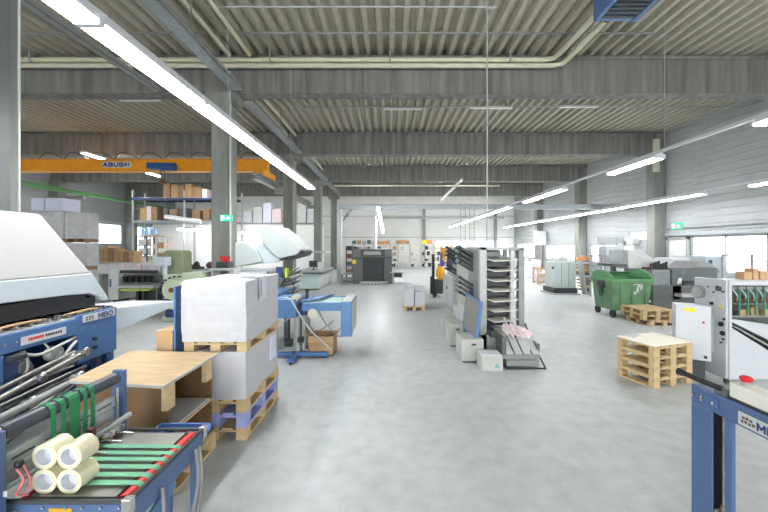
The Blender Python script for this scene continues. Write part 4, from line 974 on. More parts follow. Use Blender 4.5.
# ---------------------------------------------------------------- tray towers (gathering machine)
def fan_tray(parent, x, y, z, n=3, L=.30, m=char):
    for k in range(n):
        MB().rbox((x - L * .42, y, z - k * .085), (L, .34, .045), ry=.55).rbox((x - L * .84, y, z - k * .085 + .075), (.04, .34, .06), ry=.55).build('bin_tray', m, parent)
def tower(name, label, x0, x1, y0, y1, z1, levels, fans, front=True):
    t = thing(name, label, 'collating tower', ((x0 + x1) / 2, (y0 + y1) / 2, 0), 'trays towers of the collator')
    w = .11
    MB().box(x0, x0 + w, y0, y0 + .1, 0, z1).build('front_post', lgrey, t, .006)
    MB().box(x1 - .22, x1 - .17, y0, y0 + .08, 0, z1 - .03).build('front_post', offwhite, t)
    MB().box(x1 - .09, x1, y0, y0 + .12, 0, z1 - .02).build('front_post', mgrey, t, .004)
    MB().box(x0, x0 + .06, y1 - .08, y1, 0, z1).build('rear_post', lgrey, t)
    MB().box(x1 - .06, x1, y1 - .08, y1, 0, z1).build('rear_post', mgrey, t)
    MB().box(x0, x0 + .02, y0 + .1, y1 - .08, .3, z1 - .05).build('side_panel', mgrey, t)
    MB().box(x0, x1, y0, y1, z1 - .05, z1).build('top_panel', lgrey, t, .006)
    MB().box(x0 + .12, x1 - .12, y1 - .04, y1 - .02, .35, z1 - .06).build('rear_panel', char, t)
    MB().box(x0, x1, y0, y1, .0, .30).build('base', offwhite, t, .01)
    for k in range(levels):
        z = .52 + (z1 - .74) * k / (levels - 1)
        MB().plate([(x0 + .11, y0 + .02, z + .02), (x0 + .2, y0 - .10, z - .01), (x1 - .2, y0 - .06, z), (x1 - .05, y0 + .04, z + .01), (x1 - .09, y1 - .1, z + .04), (x0 + .11, y1 - .1, z + .05)], .016).build('tray', mat('cream_tray', (216, 216, 204), .4), t)
        MB().box(x0 + .12, x1 - .14, y0 + .12, y0 + .5, z - .10, z - .014).build('feeder', black, t)
        MB().box(x0 + .13, x1 - .25, y0 + .4, y0 + .43, z + .06, z + .14).build('stop_plate', mgrey, t)
    for (yy, zz, nn) in fans: fan_tray(t, x0 + .02, yy, zz, nn)
    return t
TWX0, TWX1 = X(480, 5.6), X(524.5, 5.6)
tw = tower('tray_tower', 'tall grey collating tower with seven open trays, nearest one', TWX0, TWX1, 5.6, 6.5, 1.70, 7, [(6.22, 1.62, 4), (6.22, 1.10, 4)])
MB().box(TWX1 - .17, TWX1 - .13, 5.58, 5.6, 1.40, 1.52).build('latch_box', offwhite, tw)
MB().cyl((TWX0 + .09, 5.62, .30), (TWX1 - .09, 5.56, .42), .02).box(TWX0 + .12, TWX1 - .1, 5.4, 5.6, .30, .40).cyl((TWX0 + .15, 5.35, .45), (TWX1 - .15, 5.35, .45), .025).build('gripper_bar', dgrey, tw)
tower('tray_tower', 'tall grey collating tower behind the nearest one, slimmer in view', X(459, 8.0), X(459, 8.0) + .75, 8.0, 8.8, 1.70, 6, [(8.3, 1.62, 4), (8.35, 1.2, 2)])
# link housing between towers
single(MB().box(1.52, 2.1, 6.6, 7.9, 0, .5), 'link_housing', offwhite, 'low pale housing joining the two tray towers', 'housing', bevel=.01)
single(MB().box(1.50, 1.56, 6.62, 7.88, .501, 1.5), 'side_cover', mat('pale_mesh', (176, 176, 168), .5), 'upright pale side cover between the two tray towers', 'panel')
# delivery with printed sheets at tower foot
t = thing('sheet_delivery', 'low sloping delivery tray with steel foot in front of tray tower', 'delivery tray', (1.95, 5.2, 0))
dx0, dx1 = 1.62, 2.06
for k in range(4):
    xx = 1.66 + k * .125
    MB().plate([(xx, 5.45, .40), (xx, 4.98, .17), (xx + .10, 4.98, .17), (xx + .10, 5.45, .40)], .01).build('slat', offwhite, t)
MB().box(1.60, 2.14, 5.0, 5.05, .10, .16).build('front_bar', mgrey, t)
MB().tube([(1.62, 5.4, .02), (1.62, 4.86, .015), (2.16, 4.86, .015), (2.16, 5.4, .3), (2.12, 5.5, .5)], .014, 8, sub=1).build('foot_frame', char, t)
MB().box(1.64, 2.10, 4.92, 5.3, .02, .1).build('base_box', mgrey, t)
for k, (x, z) in enumerate(((1.74, .62), (1.88, .60))):
    MB().tube([(x, 5.35, z), (x + .02, 5.25, z - .10), (x + .08, 5.15, z - .28)], .014).build('guide_arm', offwhite, t)
MB().box(1.60, 1.66, 5.0, 5.3, .16, .4).box(2.12, 2.16, 5.05, 5.3, .1, .3).build('side_plate', dgrey, t)
mb = MB()
for k in range(7):
    mb.rbox((1.74 + k * .05, 5.27 + .012 * (k % 3), .46 - .008 * k), (.008, .18, .10), rz=.5 + .12 * k, rx=.5 + .1 * (k % 3), ry=.3)
single(mb, 'printed_sheets', pink, 'fanned pinkish printed sheets lying on the sloping delivery tray', 'printed sheets')
# grey housings along the aisle
def housing(p0, p1, Y, L, h, label, door=True):
    a, b = X(p0, Y), X(p1, Y)
    t = thing('pump_housing', label, 'pump housing', ((a + b) / 2, Y, 0), 'grey housings before the tray towers')
    MB().box(a, b, Y, Y + L, .02, h).build('housing', mat('housing_grey', (168, 169, 162), .45, var=.05), t, .015)
    MB().box(a + .02, b - .02, Y + .02, Y + L - .02, 0, .02).build('plinth', char, t)
    MB().box(b - (b - a) * .55, b - (b - a) * .35, Y - .006, Y - .001, h * .75, h * .82).build('vent_slot', char, t)
    MB().box(a - .005, a - .001, Y + L * .3, Y + L * .7, h * .4, h * .7).build('side_label', lgrey, t)
housing(461.5, 484, 5.13, .46, .345, 'grey pump housing carrying the blue framed screen, nearest the camera but one box')
housing(450, 464, 5.95, .5, .38, 'grey pump housing second along the aisle behind the framed screen')
housing(444, 456, 6.75, .6, .36, 'grey pump housing farthest along the aisle near the control cabinet')
t = thing('small_white_box', 'small white carton with green mark on floor before the tray tower', 'box', (1.42, 4.9, 0))
MB().box(X(482, 4.8), X(503, 4.8), 4.8, 5.08, 0, .20).build('carton', mat('white_carton', (182, 182, 176), .6), t, .004)
MB().box(X(482, 4.8) + .01, X(503, 4.8) - .01, 4.82, 5.06, .2, .215).build('lid', paper, t)
MB().plate([(X(495, 4.79), 4.797, .04), (X(500, 4.79), 4.797, .04), (X(498.5, 4.79), 4.797, .1), (X(496, 4.79), 4.797, .1)], .002).build('recycling_mark', mat('mark_teal', (110, 160, 160), .5), t)
# blue framed screen
t = thing('framed_screen', 'blue framed mesh panel leaning upright on the pump housings', 'guard panel', (1.3, 5.55, .35))
def P(u, v):
    lo = Vector((1.265, 5.22, .30)).lerp(Vector((1.235, 5.98, .36)), u); hi = Vector((1.345, 5.22, .885)).lerp(Vector((1.30, 5.98, .935)), u)
    return lo.lerp(hi, v)
f = MB()
for (a, b, c, d) in ((0, 0, .07, 1), (.93, 0, 1, 1), (0, 0, 1, .07), (0, .94, 1, 1)):
    f.plate([P(a, b), P(c, b), P(c, d), P(a, d)], .03 if not (a == 0 and d == 1 and c < .1) else .05)
f.build('frame', skyblue, t)
MB().plate([P(.07, .07), P(.93, .07), P(.93, .94), P(.07, .94)], .012).build('mesh_panel', mat('mesh_grey', (126, 124, 116), .5, var=.15, scale=60), t)
# keep support: small riser blocks the screen rests on
# ---------------------------------------------------------------- green waste container
t = thing('waste_container', 'large green four wheeled waste container with open rolled lid', 'waste container', (5.9, 8.8, 0))
bx0, bx1, by0, by1 = 5.30, 6.26, 8.35, 9.2
def bin_body():
    mb = MB(); zt, zb = .91, .17; i = .06
    lo = [(bx0 + i, by0 + i, zb), (bx1 - i, by0 + i, zb), (bx1 - i, by1 - i, zb), (bx0 + i, by1 - i, zb)]
    hi = [(bx0, by0, zt), (bx1, by0, zt), (bx1, by1, zt), (bx0, by1, zt)]
    th = .03
    hi2 = [(bx0 + th, by0 + th, zt), (bx1 - th, by0 + th, zt), (bx1 - th, by1 - th, zt), (bx0 + th, by1 - th, zt)]
    lo2 = [(bx0 + i + th, by0 + i + th, zb + .03), (bx1 - i - th, by0 + i + th, zb + .03), (bx1 - i - th, by1 - i - th, zb + .03), (bx0 + i + th, by1 - i - th, zb + .03)]
    vs = lo + hi + hi2 + lo2; f = [(3, 2, 1, 0)]
    for k in range(4):
        n = (k + 1) % 4
        f += [(k, n, 4 + n, 4 + k), (4 + k, 4 + n, 8 + n, 8 + k), (8 + k, 8 + n, 12 + n, 12 + k)]
    f.append((12, 13, 14, 15))
    return mb.add(vs, f)
bin_body().build('body', bingreen, t, .01)
MB().box(bx0 - .03, bx1 + .03, by0 - .04, by0 + .02, .86, .93).box(bx0 - .03, bx1 + .03, by1 - .02, by1 + .04, .86, .93).box(bx0 - .03, bx0 + .02, by0, by1, .86, .93).box(bx1 - .02, bx1 + .03, by0, by1, .86, .93).build('rim', binlid, t, .012)
for xx in (bx0 - .02, bx1 - .03):
    prof = [(by0 + .0, .93)] + [((by0 + by1) / 2 - .42 * math.cos(math.pi * k / 14), .93 + .20 * math.sin(math.pi * k / 14)) for k in range(15)] + [(by1, .93)]
    MB().prism(prof[::-1], 'x', xx, xx + .05).build('lid_cheek', binlid, t, .006)
mb = MB()
for k in range(8, 14):   # rolled-back part of the lid at the rear
    a, b = math.pi * k / 14, math.pi * (k + 1) / 14; c = (by0 + by1) / 2
    p = [(c - .42 * math.cos(a), .93 + .2 * math.sin(a)), (c - .42 * math.cos(b), .93 + .2 * math.sin(b))]
    if k > 10: mb.plate([(bx0, p[0][0], p[0][1]), (bx1, p[0][0], p[0][1]), (bx1, p[1][0], p[1][1]), (bx0, p[1][0], p[1][1])], .02)
mb.build('lid', bingreen, t)
for (x, y) in ((bx0 + .12, by0 + .12), (bx0 + .12, by1 - .12), (bx1 - .12, by0 + .12), (bx1 - .12, by1 - .12)):
    c = MB().cyl((x - .05, y, .1), (x - .005, y, .1), .1, 20).build('wheel', rubber, t)
    MB().box(x - .06, x + .03, y - .03, y + .03, .15, .23).box(x + .005, x + .012, y - .03, y + .03, .07, .16).build('caster_fork', char, c)
MB().box(bx0 - .02, bx0 + .03, 8.66, 8.92, .70, .90).box(bx0 - .04, bx0 - .01, 8.73, 8.84, .58, .74).ring((bx0 - .02, 8.79, .54), (bx0 - .0, 8.79, .54), .06, .035, 16).build('lifting_lug', char, t)
# ribs pressed into the sides
mb = MB()
for xx in (5.5, 5.78, 6.1): mb.box(xx, xx + .03, by0 + .0, by0 + .03, .35, .9)
mb.build('rib', bingreen, t)
mb = MB(); yy = 8.385
for k in range(5): mb.rbox((5.66 + .01 * (k % 2), yy - .012 + .008 * (4 - k) / 2, .50 + k * .075), (.085, .006, .055), m=0)
for (u, v, w, h, r) in ((5.93, .82, .22, .05, 0), (5.98, .76, .12, .05, .2), (5.92, .68, .05, .12, 0), (5.86, .60, .05, .06, .5), (6.0, .70, .04, .05, .3), (6.22, .4, .03, .06, 0)):
    mb.rbox((u, yy - .012 - .0, v), (w, .03, h), ry=r)
mb.build('white_marking', paper, t)

# ---------------------------------------------------------------- dark grey machine behind the bin
t = thing('stitching_press', 'dark grey finishing machine with pale slanted guard behind the green container', 'machine', (7.4, 9.2, 0))
GY = 8.75; g = lambda p: X(p, GY); gz = lambda q: Z(q, GY)
MB().box(g(653), g(694), GY, GY + 1.2, 0, gz(285)).build('base', dgrey, t, .02)
MB().box(g(653.5), g(672), GY + .05, GY + 1.1, gz(285), gz(270)).build('window_housing', mgrey, t, .01)
MB().box(g(655), g(670), GY + .02, GY + .045, gz(296), gz(272)).build('clear_window', clear, t)
MB().box(g(672), g(722), GY + .1, GY + 1.2, gz(282), gz(268)).build('upper_body', dgrey, t, .03)
MB().box(g(672), g(682), GY + .0, GY + .7, gz(300), gz(270)).build('control_column', dgrey, t, .02)
MB().box(g(677), g(688), GY + .09, GY + .099, gz(275), gz(270)).build('display', mat('slate_screen', (90, 110, 125), .3), t)
MB().plate([(g(676.5), GY - .012, gz(284)), (g(681), GY - .012, gz(283)), (g(681.5), GY - .012, gz(278)), (g(678), GY - .012, gz(278))], .004).build('paper_note', paper, t)
MB().box(g(682), g(716), GY + .35, GY + 1.1, gz(300), gz(282)).build('recess', char, t)
MB().box(g(674), g(722), GY - .25, GY + .5, gz(296), gz(293)).build('work_table', lgrey, t, .006)
MB().box(g(694), g(722), GY + .4, GY + 1.1, 0, gz(296)).build('rear_base', char, t)
MB().prism([(g(700), gz(268)), (g(708), gz(262)), (g(716), gz(262)), (g(728), gz(272)), (g(722), gz(276))][::-1], 'y', GY + .2, GY + 1.0).build('slanted_guard', mgrey, t)
MB().prism([(g(642), gz(270)), (g(641), gz(250)), (g(656), gz(250)), (g(672), gz(262)), (g(674), gz(270))][::-1], 'y', GY + .5, GY + 1.3).build('slanted_hood', mat('hood_warm_grey', (196, 198, 196), .5), t, .015)
MB().box(g(626), g(640), GY + .6, GY + 1.2, gz(266), gz(236)).build('clear_cover', clear, t)
MB().box(g(626), g(641), GY + .5, GY + 1.2, gz(268), gz(265)).box(g(633), g(637), GY + .8, GY + .9, 0, gz(268)).build('cover_tray', dgrey, t)
mb = MB()
for k in range(7): mb.cyl((g(657 + k * 2.6), GY + .2, gz(270)), (g(657 + k * 2.6), GY + .2, gz(264 - (k * 5) % 4)), .03, 8)
mb.build('knob', black, t)
MB().box(g(656), g(671), GY + .3, GY + .5, gz(270), gz(268)).build('strip', copper, t)
# pale guards and cupboards further back on the right
def guard_frame(p0, p1, q0, Y, label):
    a, b = X(p0, Y), X(p1, Y); z1 = Z(q0, Y)
    t = thing('guard_frame', label, 'guard frame', ((a + b) / 2, Y, 0), 'glazed grey guard frames')
    w = .05
    MB().box(a, a + w, Y, Y + w, 0, z1).box(b - w, b, Y, Y + w, 0, z1).box(a, b, Y, Y + w, z1 - w, z1).box(a, b, Y, Y + w, .5, .5 + w).build('frame', frameg, t)
    MB().box(a + w, b - w, Y + .02, Y + .03, .55, z1 - w).build('glazing', clear, t)
guard_frame(590, 602, 255, 12.0, 'narrow glazed guard frame left above the green container')
guard_frame(605, 630, 255, 12.0, 'wide glazed guard frame behind the green container')
guard_frame(723, 754, 254, 9.9, 'glazed guard frame before the bright right window')
t = thing('white_cupboard', 'white double door cupboard far right behind guard frames', 'cupboard', (8.6, 16.6, 0))
MB().box(X(606, 14.3), X(634, 14.3), 14.3, 14.8, 0, Z(246, 14.3)).build('cupboard_body', white, t, .01)
MB().box(X(619.6, 14.3), X(620, 14.3), 14.29, 14.299, .1, 1.65).build('door_gap', lgrey, t)
# clear tubs / pale machines in front of right windows
for i, (p0, p1, q0, q1, Y, m, lb) in enumerate([(672, 690, 258, 272, 10.4, white, 'white angular machine top behind dark press, left one'), (691, 704, 256, 272, 11.2, offwhite, 'pale machine top behind dark press, right one'), (705, 722, 256, 273, 10.3, hoodband, 'pale blue grey machine top below the bright window')]):
    single(MB().box(X(p0, Y), X(p1, Y), Y, Y + .7, 0, Z(q0, Y)).box(X(p0, Y) + .1, X(p0, Y) + .2, Y - .03, Y, Z(q1, Y), Z(q0 + 4, Y), 1), 'pale_machine', [m, char], lb, 'machine', bevel=.02)

# ---------------------------------------------------------------- pale green cabinet machine
t = thing('cabinet_machine', 'pale grey green cabinet machine on a dark plinth by the windows', 'machine', (6.2, 13, 0))
MY = 12.5; a, b = X(554, MY), X(576, MY)
MB().box(a + .03, b, MY, MY + .8, .22, Z(262, MY)).build('cabinet_body', mat('pale_grey_green', (184, 194, 190), .45, var=.03), t, .02)
MB().box(a - .03, b + .02, MY - .08, MY + .85, .05, .24).build('plinth', char, t, .02)
MB().box(a - .1, b + .1, MY - .12, MY + .9, .0, .05).build('base_frame', lgrey, t)
mb = MB()
for f_ in (.33, .66): mb.box(a + (b - a) * f_, a + (b - a) * f_ + .012, MY - .006, MY - .001, .3, 1.12)
mb.build('panel_joint', dgrey, t)
MB().box(a + .1, a + .3, MY + .2, MY + .5, Z(262, MY), Z(258, MY)).box(b - .35, b - .2, MY + .2, MY + .5, Z(262, MY), Z(257, MY)).build('top_unit', offwhite, t)
MB().cyl((a - .02, MY + .1, .95), (a + .03, MY + .1, .95), .04).build('knob', char, t)
t = thing('tray_rack', 'leaning rack of yellowish and brown trays beside pale cabinet machine', 'rack', (6.75, 12.9, 0))
ra, rb = X(578.5, 12.66), X(591, 12.66)
MB().plate([(ra + .15, 12.7, 0), (ra + .2, 12.7, 0), (ra + .02, 12.7, 1.2), (ra - .03, 12.7, 1.2)], .3).build('side_frame', lgrey, t)
MB().box(rb - .04, rb, 12.7, 13.0, 0, 1.2).build('side_frame', lgrey, t)
cols = [char, yellow, cardd, card, offwhite, woodd, yellow, card, offwhite, card]
for k in range(9):
    MB().box(ra + .16 - k * .018, rb - .04, 12.66, 13.0, .12 + k * .12, .12 + k * .12 + [.05, .06, .04, .05, .07, .05, .04, .05, .06][k]).build('tray', cols[k], t)
for i in range(3):
    single(MB().box(ra + .05 + i * .16, ra + .18 + i * .16, 12.72, 12.95, 1.2, 1.2 + [.12, .18, .14][i]), 'carton', ob, 'small orange carton on the tray rack, %s from left' % ORD[i], 'box', 'cartons on the tray rack')
# far right goods between columns
for i, (p0, p1, q0, Y, m, lb) in enumerate([(529, 536, 262, 19, lavp, 'lavender wrapped bale far right near the windows, left one'), (536.5, 541, 260, 20, pink, 'pinkish bale far right near the windows, middle one'), (520, 528, 258, 22, offwhite, 'tall pale cupboard far down the right side'), (512, 519, 259, 23, lavp, 'lavender cupboard far down the right side')]):
    single(MB().box(X(p0, Y), X(p1, Y), Y, Y + .8, 0, Z(q0, Y)), 'goods_bale', m, lb, 'goods bale', bevel=.01)
t = thing('wooden_crate', 'open slatted wooden crate beside pale cabinet machine', 'crate', (7.1, 16.2, 0))
a, b = X(537.5, 16), X(546.5, 16)
MB().box(a, a + .05, 16, 16.05, 0, .75).box(b - .05, b, 16, 16.05, 0, .75).box(a, a + .05, 16.5, 16.55, 0, .75).box(b - .05, b, 16.5, 16.55, 0, .75).build('corner_post', wood, t)
for z in (.05, .35, .65): MB().box(a, b, 15.98, 16, z, z + .09).box(a, b, 16.5, 16.52, z, z + .09).build('slat', wood, t)
MB().box(a + .05, b - .05, 16.04, 16.5, .1, .5).build('liner', pink, t)
single(MB().box(X(536, 26), X(546, 26), 26, 26.4, Z(245, 26), Z(231, 26)), 'wall_cupboard', white, 'white box mounted high by the third right column', 'wall box')
pipe_thing('cupboard_stand', [(X(541, 26.2), 26.2, 0), (X(541, 26.2), 26.2, Z(245, 26.2))], .04, mgrey, 'thin grey post under the high white box')
t = thing('wall_heater', 'small grey air heater with white duct high on right wall', 'heater', (11.4, 17, 2.2))
MB().box(XR - .35, XR - .02, 16.5, 16.9, 1.85, 2.15).build('heater_body', lgrey, t)

# ---------------------------------------------------------------- white feeder machine (right)
t = thing('sheet_feeder', 'white sheet feeder with green belts and round gauges, right side', 'machine', (4.6, 4.6, 0))
fx0, fx1, fy = 4.17, 5.1, 4.32
MB().box(fx0, fx0 + .05, 4.34, 4.80, .06, 1.29).build('side_plate', white, t, .01)
MB().box(fx0 + .02, fx0 + .05, 4.32, 4.34, .06, 1.29).build('side_plate_edge', white, t)
MB().box(fx0 + .05, fx1, 4.34, 4.80, 1.22, 1.27).build('top_cover', white, t, .01)
MB().prism([(fx0 + .05, .775), (fx1, .34), (fx1, .68), (fx0 + .05, .81)], 'y', 4.32, 4.38).build('cross_beam', white, t, .006)
MB().box(fx0 + .05, fx1, 4.70, 4.78, .3, 1.22).build('rear_panel', dgrey, t)
MB().prism([(fx0 + .05, .06), (fx1, .06), (fx1, .16), (fx0 + .05, .71)], 'y', 4.335, 4.40).build('lower_panel', white, t, .006)
MB().prism([(fx0 + .05, .70), (fx1, .16), (fx1, .36), (fx0 + .05, .78)], 'y', 4.40, 4.66).build('chute_edge', black, t)
MB().cyl((fx0 + .08, 4.37, .735), (fx1, 4.37, .25), .014).build('chute_tube', chrome, t)
MB().box(fx0 + .06, fx1, 4.4, 4.69, .815, .835).build('bay_floor', mgrey, t)
for k in range(8):
    xx = fx0 + .10 + k * .105
    MB().box(xx, xx + .011, 4.38, 4.40, .845, 1.21).build('green_belt', mat('bay_green', (84, 150, 118), .5), t)
    MB().tube([(xx + .03, 4.40, 1.18), (xx + .06, 4.39, 1.13), (xx + .10, 4.40, 1.08), (xx + .115, 4.42, 1.02)], .008).build('spring_arm', offwhite, t)
    MB().box(xx - .03, xx + .05, 4.36, 4.40, 1.175, 1.205).build('arm_holder', mgrey, t)
MB().cyl((fx0 + .06, 4.45, 1.03), (fx1, 4.45, 1.03), .022).build('feed_shaft', copper, t)
MB().cyl((fx0 + .06, 4.43, .98), (fx1, 4.43, .98), .012).build('feed_shaft', chrome, t)
for k in range(4): MB().box(fx0 + .24 + k * .14, fx0 + .33 + k * .14, 4.41, 4.46, .837, .91 + .03 * (k % 2)).build('wood_block', card, t)
MB().cyl((fx0 - .05, 4.70, 1.1), (fx0 - .002, 4.70, 1.1), .085, 22).build('gauge_dial', chrome, t)
MB().cyl((fx0 - .06, 4.70, 1.1), (fx0 - .05, 4.70, 1.1), .07, 22).build('dial_glass', lgrey, t)
mb = MB()
for (yy, zz, r) in ((4.53, .97, .02), (4.40, .73, .03), (4.38, .62, .03), (4.37, .55, .012), (4.45, 1.2, .008), (4.58, 1.18, .008), (4.40, .5, .01), (4.37, 1.14, .01), (4.50, 1.12, .008), (4.36, .80, .012)):
    mb.cyl((fx0 - .02, yy, zz), (fx0 - .001, yy, zz), r, 12)
mb.build('screw_knob', black, t)
MB().box(fx0 - .006, fx0 - .001, 4.40, 4.48, 1.14, 1.20).build('type_plate', dgrey, t)
MB().plate([(fx0 - .004, 4.44, .93), (fx0 - .004, 4.38, .93), (fx0 - .004, 4.41, .98)], .003).build('warning_triangle', yellow, t)
for (x, y) in ((fx0 + .04, 4.38), (fx0 + .04, 4.74), (fx1 - .1, 4.38)): MB().cyl((x, y, 0), (x, y, .07), .03).build('foot', char, t)
# cabinet in front of it
t = thing('electrical_cabinet', 'white electrical cabinet with yellow sticker beside the pallet stack', 'cabinet', (3.92, 4.6, 0))
c0 = (3.955, 4.60)
MB().rbox((c0[0], c0[1], .60), (.36, .22, .70), rz=-.507).build('cabinet_body', white, t, .012)
M0 = Matrix.Translation((c0[0], c0[1], .56)) @ Matrix.Rotation(-.507, 4, 'Z')
def loc(q): return tuple(M0 @ Vector(q))
MB().plate([loc((-.09, -.113, .31)), loc((.02, -.113, .30)), loc((.02, -.113, .355)), loc((-.09, -.113, .355))], .003).build('yellow_sticker', yellow, t)
MB().cyl(loc((.10, -.11, .18)), loc((.10, -.125, .18)), .014).build('lock', redbtn, t)
MB().cyl(loc((.12, -.11, -.26)), loc((.12, -.125, -.26)), .018).build('lower_lock', black, t)
MB().box(4.10, 4.168, 4.50, 4.56, .35, .82).build('mounting_bracket', lgrey, t)
MB().rbox((c0[0] + .03, c0[1] + .02, .125), (.24, .12, .25), rz=-.507).build('cable_foot', char, t)

# things on top of feeder
for i, (p0, p1, q0, Y, lb) in enumerate([(744, 752.5, 272, 4.6, 'low brown wooden block on the white feeder, left one'), (753.2, 758.8, 268.5, 4.6, 'tall brown wooden block on the white feeder, middle one'), (760, 770, 271, 4.6, 'brown wooden block on the white feeder at the photo edge')]):
    single(MB().box(X(p0, Y), X(p1, Y), Y, Y + .12, 1.271, Z(q0, Y)), 'wooden_block', card, lb, 'wooden block', 'wooden blocks on the feeder', .004)

# ---------------------------------------------------------------- blue stand, lower right
t = thing('lifting_stand', 'blue steel lifting stand with threaded spindle, lower right corner', 'machine stand', (1.72, 1.7, 0))
PX = 1.655
MB().box(PX, PX + .012, 1.80, 1.925, 0, .852).build('outer_post', nblue, t, .005)
MB().box(PX, PX + .022, 1.695, 1.735, 0, .852).build('inner_post', nblue, t, .005)
MB().box(PX + .055, PX + .065, 1.745, 1.925, 0, .852).build('post_back', char, t)
MB().hexa([(PX, .75, .852), (PX + .14, .75, .852), (PX + .14, 1.925, .852), (PX, 1.925, .852), (PX, .75, .952), (PX + .14, .75, .952), (PX + .14, 1.925, .952), (PX, 1.925, .952)]).build('top_beam', nblue, t, .006)
mb = MB().cyl((PX + .04, 1.77, .30), (PX + .04, 1.77, .85), .009)
for k in range(60): mb.cyl((PX + .04, 1.77, .31 + k * .009), (PX + .04, 1.77, .3145 + k * .009), .0125, 10)
mb.build('threaded_spindle', chrome, t)
MB().box(PX + .005, PX + .058, 1.742, 1.795, .30, .36).cyl((PX + .036, 1.77, .36), (PX + .036, 1.77, .385), .014).build('spindle_nut', mat('brass_grey', (160, 152, 132), .4, metal=.4), t, .004)
MB().box(PX - .008, PX - .0005, 1.765, 1.86, .885, .925).build('joint_plate', blue, t, .003)
mb = MB()
for (yy, zz) in ((1.845, .912), (1.845, .895), (1.782, .905), (1.90, .903)): mb.cyl((PX - .016, yy, zz), (PX - .002, yy, zz), .008, 10)
mb.build('bolt', chrome, t)
pl = MB().box(PX - .004, PX - .0005, 1.10, 1.66, .864, .924).build('name_plate', offwhite, t)
lettering('MBO', .052, Matrix.Translation((PX - .005, 1.512, .893)) @ FACENX, dblue, pl)
mb = MB()
for k in range(7):
    yy = 1.635 - (k % 4) * .017 - .006 * (k // 4); zz = .878 + .018 * (k // 4) + .003 * (k % 2); mb.box(PX - .006, PX - .004, yy, yy + .011, zz, zz + .012)
mb.build('logo_dots', mat('logo_brown', (90, 84, 80), .5), pl)
MB().box(PX - .0, PX + .14, .75, .85, 0, .852).build('near_post', nblue, t)
hnd = MB().tube([(1.675, 1.76, .985), (1.65, 1.83, .992), (1.632, 1.90, 1.0), (1.618, 1.955, 1.003)], .014, 12).build('handle_bar', black, t)
MB().tube([(1.624, 1.94, 1.002), (1.616, 1.965, 1.004)], .018, 12).build('handle_grip', rubber, hnd)
MB().box(PX + .01, PX + .085, 1.735, 1.80, .953, .995).build('switch_base', dgrey, t, .004)
cb = MB().box(PX + .02, PX + .11, 1.42, 1.73, .962, 1.035).build('control_box', mat('cream_box', (222, 220, 208), .45), t, .006)
MB().box(PX + .015, PX + .115, 1.415, 1.732, .953, .962).build('box_base', char, cb)
MB().cyl((PX + .065, 1.69, 1.035), (PX + .065, 1.69, 1.041), .026).cyl((PX + .065, 1.69, 1.041), (PX + .065, 1.69, 1.055), .017).build('button_collar', yellow if False else lgrey, cb)
MB().cyl((PX + .065, 1.69, 1.050), (PX + .065, 1.69, 1.066), .019, 24, r2=.026).ball((PX + .065, 1.69, 1.066), .026, 24, sq=(1, 1, .5)).build('stop_button', redbtn, cb)
MB().cyl((PX + .02, 1.50, .98), (PX - .012, 1.50, .98), .014).build('cable_gland', lgrey, cb)

# ---------------------------------------------------------------- left mid-ground
# wrapped pallets
def wrapped(x0, x1, y0, y1, z0, z1, label, m=film, am=.02):
    t = thing('wrapped_pallet_load', label, 'wrapped pallet', ((x0 + x1) / 2, (y0 + y1) / 2, z0), 'grey wrapped loads by the left wall')
    MB().soft(x0, x1, y0, y1, z0 + .13, z1, 7, am, seed=x0 + z0).build('wrapped_goods', m, t)
    for xx in (x0, (x0 + x1) / 2 - .06, x1 - .12): MB().box(xx, xx + .12, y0, y1, z0, z0 + .125).build('pallet_runner', cardd, t)
Yw = 12.0
for k, (z0, z1) in enumerate([(0, .9), (.92, 1.84), (1.86, 2.88)]):
    wrapped(X(64.5, Yw), X(87, Yw), Yw, Yw + .5, z0, z1, 'grey film wrapped load in right hand stack by left wall, %s' % ['lowest', 'middle', 'topmost'][k])
    wrapped(X(28, Yw), X(63.5, Yw), Yw, Yw + 1, z0, z1 if k < 2 else 2.92, 'grey film wrapped load in left hand stack by left wall, %s' % ['lowest', 'middle', 'topmost'][k])
for i, (p0, p1) in enumerate([(28, 41), (42.5, 60)]):
    single(MB().box(X(p0, Yw), X(p1, Yw), Yw + .1, Yw + .8, 2.95, 3.4), 'lidded_tub', lavp, 'pale lavender tub on top of the wrapped loads, %s one' % ['left', 'right'][i], 'tub', 'tubs on the wrapped loads', .02)
# low white boxes in a row on a bench
t = thing('sorting_bench', 'long low grey bench with white boxes beyond the big white hood', 'bench', (-8.7, 11.2, 0))
MB().box(X(98, 11), X(160, 11), 11, 11.7, .84, .88).build('bench_top', lgrey, t)
for px in (99, 125, 158): MB().box(X(px, 11), X(px, 11) + .06, 11.05, 11.6, 0, .84).build('leg', mgrey, t)
for i, (p0, p1, m) in enumerate([(97.5, 108, offwhite), (108.5, 118, paper), (118.5, 124, pink), (125, 133, paper), (133.5, 141, pink), (142, 150, paper)]):
    Y = 11.05; single(MB().box(X(p0, Y), X(p1, Y), Y, Y + .5, .88, 1.16), 'flat_box', m, '%s flat box on the sorting bench, %s from left' % ('pinkish' if m is pink else 'white', ORD[i]), 'box', 'flat boxes on the sorting bench', .005)
